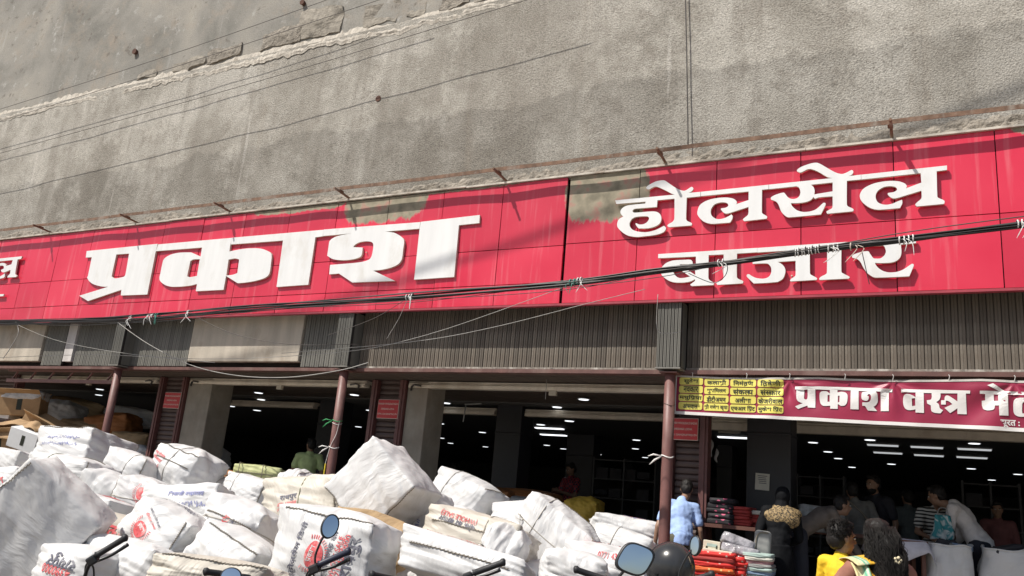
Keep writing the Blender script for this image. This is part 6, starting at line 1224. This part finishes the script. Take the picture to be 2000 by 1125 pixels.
# cartons at the far left
m_cart = M('cardboard', (.36, .235, .125), .85, .18, 5, .2, 60); m_foam = M('white_foam', (.74, .75, .76), .6, .06); m_film = M('cling_film', (.55, .56, .58), .12, .25, 9, .9, 16, .03)
def carton(p, d, rot, label, mat=m_cart, flaps=True, film=False):
    e = empty('carton', p, [R(q) for q in rot], label, 'carton', 'cartons heaped at the left')
    mb = MB(); mb.box((0, 0, 0), d); bevel(mb.build('carton_body', mat, e), .008)
    if flaps:
        for s_ in (-1, 1):
            mb = MB(); mb.box((0, s_*(d[1]/2+.06), d[2]/2+.03), (d[0]*.96, .16, .006), (s_*.5, 0, 0)); mb.build('flap', mat, e)
    mb = MB(); mb.box((d[0]*.02, -d[1]/2-.002, 0), (d[0]*.12, .003, d[2]*.5)); mb.build('printed_mark', m_ink, e)
    if film: link('cling_film', slab_mesh((d[0]*1.02, d[1]*1.05, d[2]*.45), 7), m_film, e, (0, 0, d[2]*.45), None, True)
carton((-15.181, 9.400, 2.353), (.72, .5, .40), (0, -3, 40), 'brown carton wrapped in cling film on top of the heap', film=True)
carton((-15.424, 9.200, 2.309), (.5, .4, .44), (0, 4, 30), 'white foam carton at the left edge of the heap', m_foam, False)
carton((-14.067, 9.000, 1.740), (.56, .45, .34), (10, 12, 20), 'white carton leaning in front of the flattened cardboard', m_foam, False)
carton((-14.494, 9.400, 1.945), (.6, .4, .3), (0, 22, 24), 'brown carton tilted at the right of the heap')
carton((-14.766, 9.000, 1.637), (.62, .5, .34), (0, -8, 30), 'brown carton at the left edge below the flattened cardboard')
carton((-14.399, 9.600, 1.676), (.5, .5, .4), (0, 6, 30), 'brown carton low beside the boxy white bale')
for i, (p, rt, lab) in enumerate((((-14.683, 9.000, 2.037), (14, -4, 20), 'flattened brown cardboard sheet draped over the heap'), ((-14.545, 8.900, 1.868), (34, 6, 30), 'flattened tan cardboard sheet sliding off the heap'), ((-14.030, 8.950, 2.000), (30, 14, 10), 'small torn cardboard flap lit by the sun'))):
    e = empty('cardboard_sheet', p, [R(q) for q in rt], lab, 'cardboard', 'cartons heaped at the left')
    mb = MB(); sz = (.9, .5) if i < 2 else (.4, .22); o_ = i*3.3
    mb.grid(lambda u, v: ((u-.5)*sz[0], (v-.5)*sz[1], .05*noise.noise(Vector((u*3, v*3, o_)))-.12*abs(u-.55)), 14, 8); o = mb.build('sheet', m_cart, e, True); o.modifiers.new('t', 'SOLIDIFY').thickness = .006
for i, p in enumerate(((-14.603, 9.200, 1.091), (-13.832, 9.300, 1.147), (-15.404, 9.600, 1.298), (-14.604, 9.500, 1.427))):
    carton((p[0], p[1], p[2]), (.7, .6, .45), (0, rnd(-5, 5), rnd(10, 50)), ['brown carton at the foot of the heap at the left edge', 'brown carton at the foot of the heap behind the bales', 'second lowest brown carton at the left edge', 'brown carton under the leaning white carton'][i], flaps=False)
# ================================================================ MOTORCYCLES
m_rub = M('black_rubber', (.02, .02, .02), .6, .2, 30, .3, 90); m_blkp = M('black_plastic', (.025, .026, .028), .4, .2, 8); m_chr = M('bare_steel', (.55, .55, .56), .25, .1, metal=1.0)
m_grip = M('grip_rubber', (.022, .022, .024), .55, .2, 30, .6, 140, .003); m_gripb = M('grip_blue', (.018, .022, .045), .5)
mm, t_, b_ = nodes('mirror_glass'); b_.inputs['Base Color'].default_value = (.82, .86, .9, 1); b_.inputs['Metallic'].default_value = 1; b_.inputs['Roughness'].default_value = .03; m_mir = mm
def bike(target, local, rz, lean_, label, paint, mir_l=None, mir_r=None, grip=None, seed=0, sx=1.0):
    rot = Euler((0, R(lean_), R(rz))); v = rot.to_matrix() @ Vector(local); s = target[2]/v.z; loc = Vector(target)-v*s; loc.z = 0
    e = empty('motorcycle', loc, rot, label, 'motorcycle', 'motorcycles parked facing the bales'); e.scale = (s, s, s)
    B = lambda mb, n, m, p=e, sm=True: mb.build(n, m, p, sm)
    def wheel(y, r):
        mb = MB(); mb.tube([(0, y+r*math.cos(q*math.pi/18), r+r*math.sin(q*math.pi/18)) for q in range(37)], .048, 10, False); w_ = B(mb, 'wheel', m_rub)
        mb = MB(); mb.tube([(-.06, y, r), (.06, y, r)], .06, 14)
        for q in range(5):
            a = q*1.2566; mb.tube([(0, y, r), (0, y+(r-.05)*math.cos(a), r+(r-.05)*math.sin(a))], .016, 6)
        mb.tube([(0, y+(r-.05)*math.cos(q*math.pi/15), r+(r-.05)*math.sin(q*math.pi/15)) for q in range(31)], .018, 6, False); B(mb, 'rim', m_chr, w_)
    wheel(.66, .30); wheel(-.62, .30)
    mb = MB()
    for q in (-1, 1): mb.tube([(q*.085, .66, .30), (q*.085, .44, .88)], .022, 10)
    B(mb, 'fork', m_chr)
    mb = MB(); mb.tube([(0, .66+.37*math.cos(q), .30+.37*math.sin(q)) for q in [R(20+14*k) for k in range(11)]], .055, 8); B(mb, 'front_mudguard', paint)
    mb = MB(); cap(mb, (0, .26, .76), (0, -.05, .77), .12, .10, 14); mb.ell((0, .12, .82), (.14, .24, .10), 16, 10); link('fuel_tank', remesh(mb, .016, 4), paint, e, smooth=True)
    mb = MB(); cap(mb, (0, -.08, .80), (0, -.65, .83), .10, .085, 14); mb.ell((0, -.35, .80), (.12, .36, .07), 16, 10); link('seat', remesh(mb, .018, 4), m_rub, e, smooth=True)
    mb = MB(); mb.box((0, .10, .42), (.22, .30, .26)); mb.tube([(0, .22, .45), (0, .34, .58)], .09, 12); bevel(B(mb, 'engine', m_chr, e, False), .03)
    mb = MB(); mb.tube([(0, .40, .82), (0, .15, .66), (0, -.2, .62), (0, -.62, .30)], .022, 8); mb.tube([(0, .36, .74), (0, .2, .34), (0, -.2, .32), (0, -.62, .30)], .020, 8); B(mb, 'frame', m_blkp)
    mb = MB(); mb.tube(catmull([(.10, .25, .42), (.12, .15, .28), (.13, -.2, .27), (.15, -.75, .38)], 4), [.02]*7+[.04]*6, 10); B(mb, 'exhaust', m_chr)
    mb = MB(); mb.tube([(-.10, .0, .28), (-.26, -.02, .01)], .011, 6); B(mb, 'side_stand', m_blkp)
    mb = MB(); mb.ell((0, .52, .80), (.105, .075, .11), 16, 10); mb.ell((0, .46, .85), (.12, .10, .07), 16, 10); link('headlamp_cowl', remesh(mb, .012, 4), paint, e, smooth=True)
    mb = MB(); mb.tube([(0, .572, .80), (0, .596, .795)], .075, 18); B(mb, 'headlamp', m_mir)
    mb = MB(); mb.tube([(0, -.70, .82), (0, -.78, .80)], .05, 10); B(mb, 'tail_lamp', M('tail_red', (.5, .02, .02), .3))
    for q in (-1, 1):
        mb = MB(); mb.tube([(q*.07, .48, .77), (q*.17, .48, .77)], .009, 6); mb.ell((q*.19, .48, .77), (.035, .028, .025), 10, 8); B(mb, 'indicator', M('indicator_amber', (.75, .30, .02), .25))
    BZ = 1.095
    mb = MB(); mb.tube(catmull([(-.36, -.02, BZ), (-.22, .03, BZ-.045), (-.15, .10, BZ-.10), (-.09, .22, BZ-.21), (-.04, .34, BZ-.25), (.04, .34, BZ-.25), (.09, .22, BZ-.21), (.15, .10, BZ-.10), (.22, .03, BZ-.045), (.36, -.02, BZ)], 5), .011, 8); B(mb, 'handlebar', m_blkp)
    for q in (-1, 1):
        mb = MB(); mb.tube([(q*.205, .035, BZ-.050), (q*.215, .032, BZ-.046), (q*.345, -.015, BZ-.005), (q*.355, -.018, BZ), (q*.366, -.022, BZ), (q*.372, -.024, BZ)], [.022, .017, .017, .021, .021, .012], 12); g = B(mb, 'grip', (grip if q > 0 and grip else m_grip))
        mb = MB(); mb.box((q*.178, .052, BZ-.070), (.055, .05, .05), (0, -q*.3, -q*.3)); bevel(B(mb, 'switch_gear', m_blkp, e, False), .01)
        mb = MB(); mb.tube(catmull([(q*.165, .075, BZ-.08), (q*.20, .095, BZ-.085), (q*.28, .080, BZ-.075), (q*.365, .045, BZ-.045)], 4), [.009]*10+[.010, .011, .011], 8); B(mb, 'lever', m_blkp)
        mb = MB(); mb.tube(catmull([(q*.165, .07, BZ-.08), (q*.135, .13, BZ-.10), (q*.10, .22, BZ-.24), (q*.05, .36, BZ-.40)], 5), .006, 6); mb.tube(catmull([(q*.17, .06, BZ-.09), (q*.17, .10, BZ-.14), (q*.13, .2, BZ-.28), (q*.05, .36, BZ-.46)], 5), .005, 6); B(mb, 'control_cable', m_rub)
    for q, mi in ((-1, mir_l), (1, mir_r)):
        if mi is None: continue
        c_, w_, h_, rt, sq = mi      # centre, half sizes, glass turn, squareness
        mb = MB(); mb.tube(catmull([(q*.185, .05, BZ-.06), (q*.188, .05, BZ+.0), (q*(.19+(c_[0]-.19)*.5), c_[1]*.5+.03, (BZ+.03+c_[2])/2), (c_[0]*q, c_[1]+.012, c_[2]-.01)], 5), .006, 8); B(mb, 'mirror_stem', m_blkp)
        me_ = empty('mirror_head', (q*c_[0], c_[1], c_[2]), [R(a) for a in rt]); me_.parent = e
        ex = 2.0/sq; pts = []
        for k in range(36):
            a = 2*math.pi*k/36; ca, sa = math.cos(a), math.sin(a); pts.append((w_*math.copysign(abs(ca)**ex, ca)+.25*h_*q*(abs(sa)**ex)*math.copysign(1, sa)*(sq > 2.5), h_*math.copysign(abs(sa)**ex, sa)))
        mb = MB(); rings = [(-.004, .90), (-.004, 1.0), (.008, 1.03), (.022, .80), (.030, .35)]
        for yy, k_ in rings: mb.v += [(x*k_, yy, z*k_) for x, z in pts]
        for r_ in range(len(rings)-1):
            for k in range(36): mb.f.append((r_*36+k, r_*36+(k+1) % 36, (r_+1)*36+(k+1) % 36, (r_+1)*36+k))
        mb.f.append(tuple(4*36+k for k in range(36))); mb.build('mirror_shell', m_blkp, e, True).matrix_parent_inverse = Matrix.Identity(4)
        sh = [o for o in e.children if o.name.startswith('mirror_shell')][-1]; sh.location = me_.location; sh.rotation_euler = me_.rotation_euler
        mb = MB(); mb.v = [(x*.91, -.0015, z*.91) for x, z in pts]+[(0, -.0035, 0)]; mb.f = [(36, (k+1) % 36, k) for k in range(36)]; gl = mb.build('mirror_glass', m_mir, sh, True)
        bpy.data.objects.remove(me_)
    return e
pb = M('bike_black', (.02, .021, .024), .25, .15, 4); pr_ = M('bike_red', (.35, .02, .02), .25, .15, 4); pg = M('bike_grey', (.10, .105, .11), .25, .15, 4)
bike((-2.881, 3.552, 1.232), (.275, .02, 1.235), 40, -12, 'black motorcycle with a round mirror and a blue right grip', pb, mir_r=((.275, .02, 1.235), .048, .066, (-6, 32, 20), 2.0), grip=m_gripb)
bike((-3.831, 3.080, 1.083), (.366, -.02, 1.095), 52, -22, 'motorcycle with bare black right grip in front of the huge tilted bale', pb)
bike((-2.127, 4.111, 1.121), (.366, -.02, 1.095), 48, -8, 'motorcycle whose right grip and lever show under the long flat bale', pr_)
bike((-1.059, 3.119, 1.272), (.29, .0, 1.235), 34, -6, 'motorcycle with a large squarish mirror left of the helmet', pg, mir_r=((.29, .0, 1.235), .064, .058, (-6, 22, 2), 3.2))
eb = bike((-1.245, 4.657, 1.291), (.275, .02, 1.235), 12, -4, 'motorcycle carrying the grey helmet on its handlebar', pb, mir_r=((.275, .02, 1.235), .042, .052, (-10, -8, -48), 2.2))
bike((-2.730, 2.754, 1.029), (.275, .02, 1.36), 30, -6, 'motorcycle whose mirror top just shows at the bottom edge', pr_, mir_r=((.275, .02, 1.36), .060, .050, (-10, 10, 4), 2.0))
# helmet
hp = (-1.422, 4.838, 1.147); e = empty('helmet', hp, (R(-8), R(-6), R(70)), 'glossy dark grey motorcycle helmet hung on the handlebar left of the small mirror', 'helmet')
m_hel = M('helmet_paint', (.035, .036, .038), .22, .25, 5, dirt=(.05, .05, .05)); m_vis = M('visor', (.02, .02, .022), .08)
mb = MB(); mb.grid(lambda u, v: (.118*math.sin(.02+v*2.25)*math.cos(6.2832*u), .135*math.sin(.02+v*2.25)*math.sin(6.2832*u)+.015*v, .130*math.cos(.02+v*2.25)+.005), 40, 22); o = mb.build('shell', m_hel, e, True); o.modifiers.new('t', 'SOLIDIFY').thickness = .012
mb = MB(); mb.grid(lambda u, v: (.124*math.sin(1.15+v*.62)*math.cos(R(20+140*u)), .141*math.sin(1.15+v*.62)*math.sin(R(20+140*u))+.012, .130*math.cos(1.15+v*.62)+.004), 24, 8); o = mb.build('visor', m_vis, e, True); o.modifiers.new('t', 'SOLIDIFY').thickness = .004
mb = MB(); mb.tube([(0, .138*math.sin(a), .134*math.cos(a)+.005) for a in [R(-85+10*k) for k in range(16)]], .0035, 6); mb.build('crest_line', M('helmet_line', (.3, .24, .16), .4), e, True)
for q in (-1, 1): mb = MB(); mb.tube([(q*.118, .01, -.01), (q*.128, .01, -.01)], .016, 12); mb.build('visor_hinge', m_blkp, e, True)
mb = MB(); mb.tube(catmull([(-.10, 0, -.08), (-.06, .02, -.16), (.06, .02, -.16), (.10, 0, -.08)], 4), .007, 6); mb.build('chin_strap', m_rub, e)

# ---- small things inside the right hand opening
m_poly = M('clear_polythene', (.30, .31, .31), .2, .4, 8, .7, 18, .02)
for i, (p, d, rt, lab) in enumerate((((-1.445, 10.800, 1.617), (.36, .3, .16), (0, 2, 10), 'clear wrapped grey pack on the counter right of the dark door column'), ((-1.253, 10.900, 1.618), (.30, .3, .14), (0, -3, 4), 'second clear wrapped pack beside the grey shirted person'), ((-1.404, 10.700, 1.470), (.42, .3, .18), (0, 1, 6), 'clear wrapped pack beneath the grey pack'))):
    e = empty('wrapped_pack', p, [R(q) for q in rt], lab, 'pack', 'clear wrapped packs on the counter'); link('wrap', slab_mesh(d, 200+i), m_poly, e, smooth=True); mb = MB(); mb.box((0, -d[1]/2*.9-.008, 0), (d[0]*.6, .004, d[2]*.4)); mb.build('label_card', m_gr, e)
cz = 1.408
table(((-1.169, 10.900, 1.405)[0], 10.9, .5), 1.5, .6, .5, cz-.5, 0, 'dark counter carrying the clear wrapped packs')
e = empty('draped_table', gfloor((-0.513, 10.200, 1.356)), (0, 0, R(20)), 'small table under a pale cloth right of the long haired woman', 'table')
h = 1.399-.5
mb = MB(); mb.box((0, 0, h-.02), (.5, .4, .03)); mb.build('table_top', m_wood, e)
for a in (-1, 1):
    for c_ in (-1, 1): mb = MB(); mb.box((a*.21, c_*.16, (h-.035)/2), (.04, .04, h-.035)); mb.build('leg', m_wood, e)
mb = MB(); mb.grid(lambda u, v: ((u-.5)*.62, (v-.5)*.52, h+.004-max(0, abs(u-.5)-.40)*1.6-max(0, .12-v)*1.9*(1-abs(u-.5)*1.3)+.006*noise.noise(Vector((u*8, v*8, 0)))), 24, 20); o = mb.build('cloth', C('lilac_cloth', (.55, .54, .60)), e, True); o.modifiers.new('t', 'SOLIDIFY').thickness = .004
for i, (p, lab) in enumerate((((-2.496, 9.950, 2.244), 'white rag hung on a hook beside the maroon post'), ((-2.445, 10.000, 2.166), 'second limp white rag hung right of the first'))):
    e = empty('hanging_rag', p, (0, 0, R(20)), lab, 'rag', 'rags on hooks'); k_ = .16 if i else .2
    mb = MB(); mb.tube(catmull([(0, 0, k_/2), (.01, 0, k_*.2), (-.01, 0, -k_*.2), (.012, 0, -k_/2)], 4), [.008, .012, .016, .02, .022, .022, .02, .018, .018, .017, .012, .008, .004], 8); mb.build('rag_cloth', m_gr, e, True); mb = MB(); mb.tube([(0, 0, k_/2), (0, .05, k_/2+.01)], .004, 5); mb.build('hook', m_chr, e)
mb = MB(); mb.bb((-3.059, 12.6, 2.696), (-2.737, 12.65, 2.881)); tag(mb.build('wall_board', M('cream_board', (.42, .40, .34), .7, .1)), 'cream board high inside between the maroon post and the dark door column', 'board')
for i, (x0, x1, y, lab) in enumerate(((-6.127, -4.882, 15.5, 'dim rack of folded stock inside left of the right hand pillar'), (0.215, 1.024, 16.0, 'dim rack of folded stock inside at the right edge'), (-2.553, -1.724, 17.0, 'dim rack of folded stock behind the clear wrapped packs'))):
    e = empty('stock_rack', ((x0+x1)/2, y, .5), (0, 0, 0), lab, 'rack', 'stock racks inside the shop'); w_ = x1-x0
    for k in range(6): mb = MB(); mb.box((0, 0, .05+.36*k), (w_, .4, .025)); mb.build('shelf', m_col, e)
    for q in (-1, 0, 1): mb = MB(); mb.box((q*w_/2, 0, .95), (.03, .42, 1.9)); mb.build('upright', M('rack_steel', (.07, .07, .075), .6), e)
    rs = random.Random(i)
    for k in range(5):
        for j in range(int(w_/.28)):
            if rs.random() < .8: mb = MB(); mb.box((-w_/2+.16+j*.28, 0, .08+.36*k+.08), (.24, .32, rs.uniform(.08, .22))); mb.build('stock_pile', [m_bcl, m_bcl, m_bcl, m_navy, m_khaki][rs.randrange(5)], e)
mb = MB(); mb.tube([(0, 0, 0), (.28, 0, .02)], .012, 8); mb.tube([(.02, 0, 0), (0, 0, -.26)], .010, 8); o = mb.build('pipe_bracket', m_gr, None, True, loc=(-6.373, 10.600, 2.763)); tag(o, 'pale bent pipe bracket hanging under the ceiling of the central opening', 'pipe')
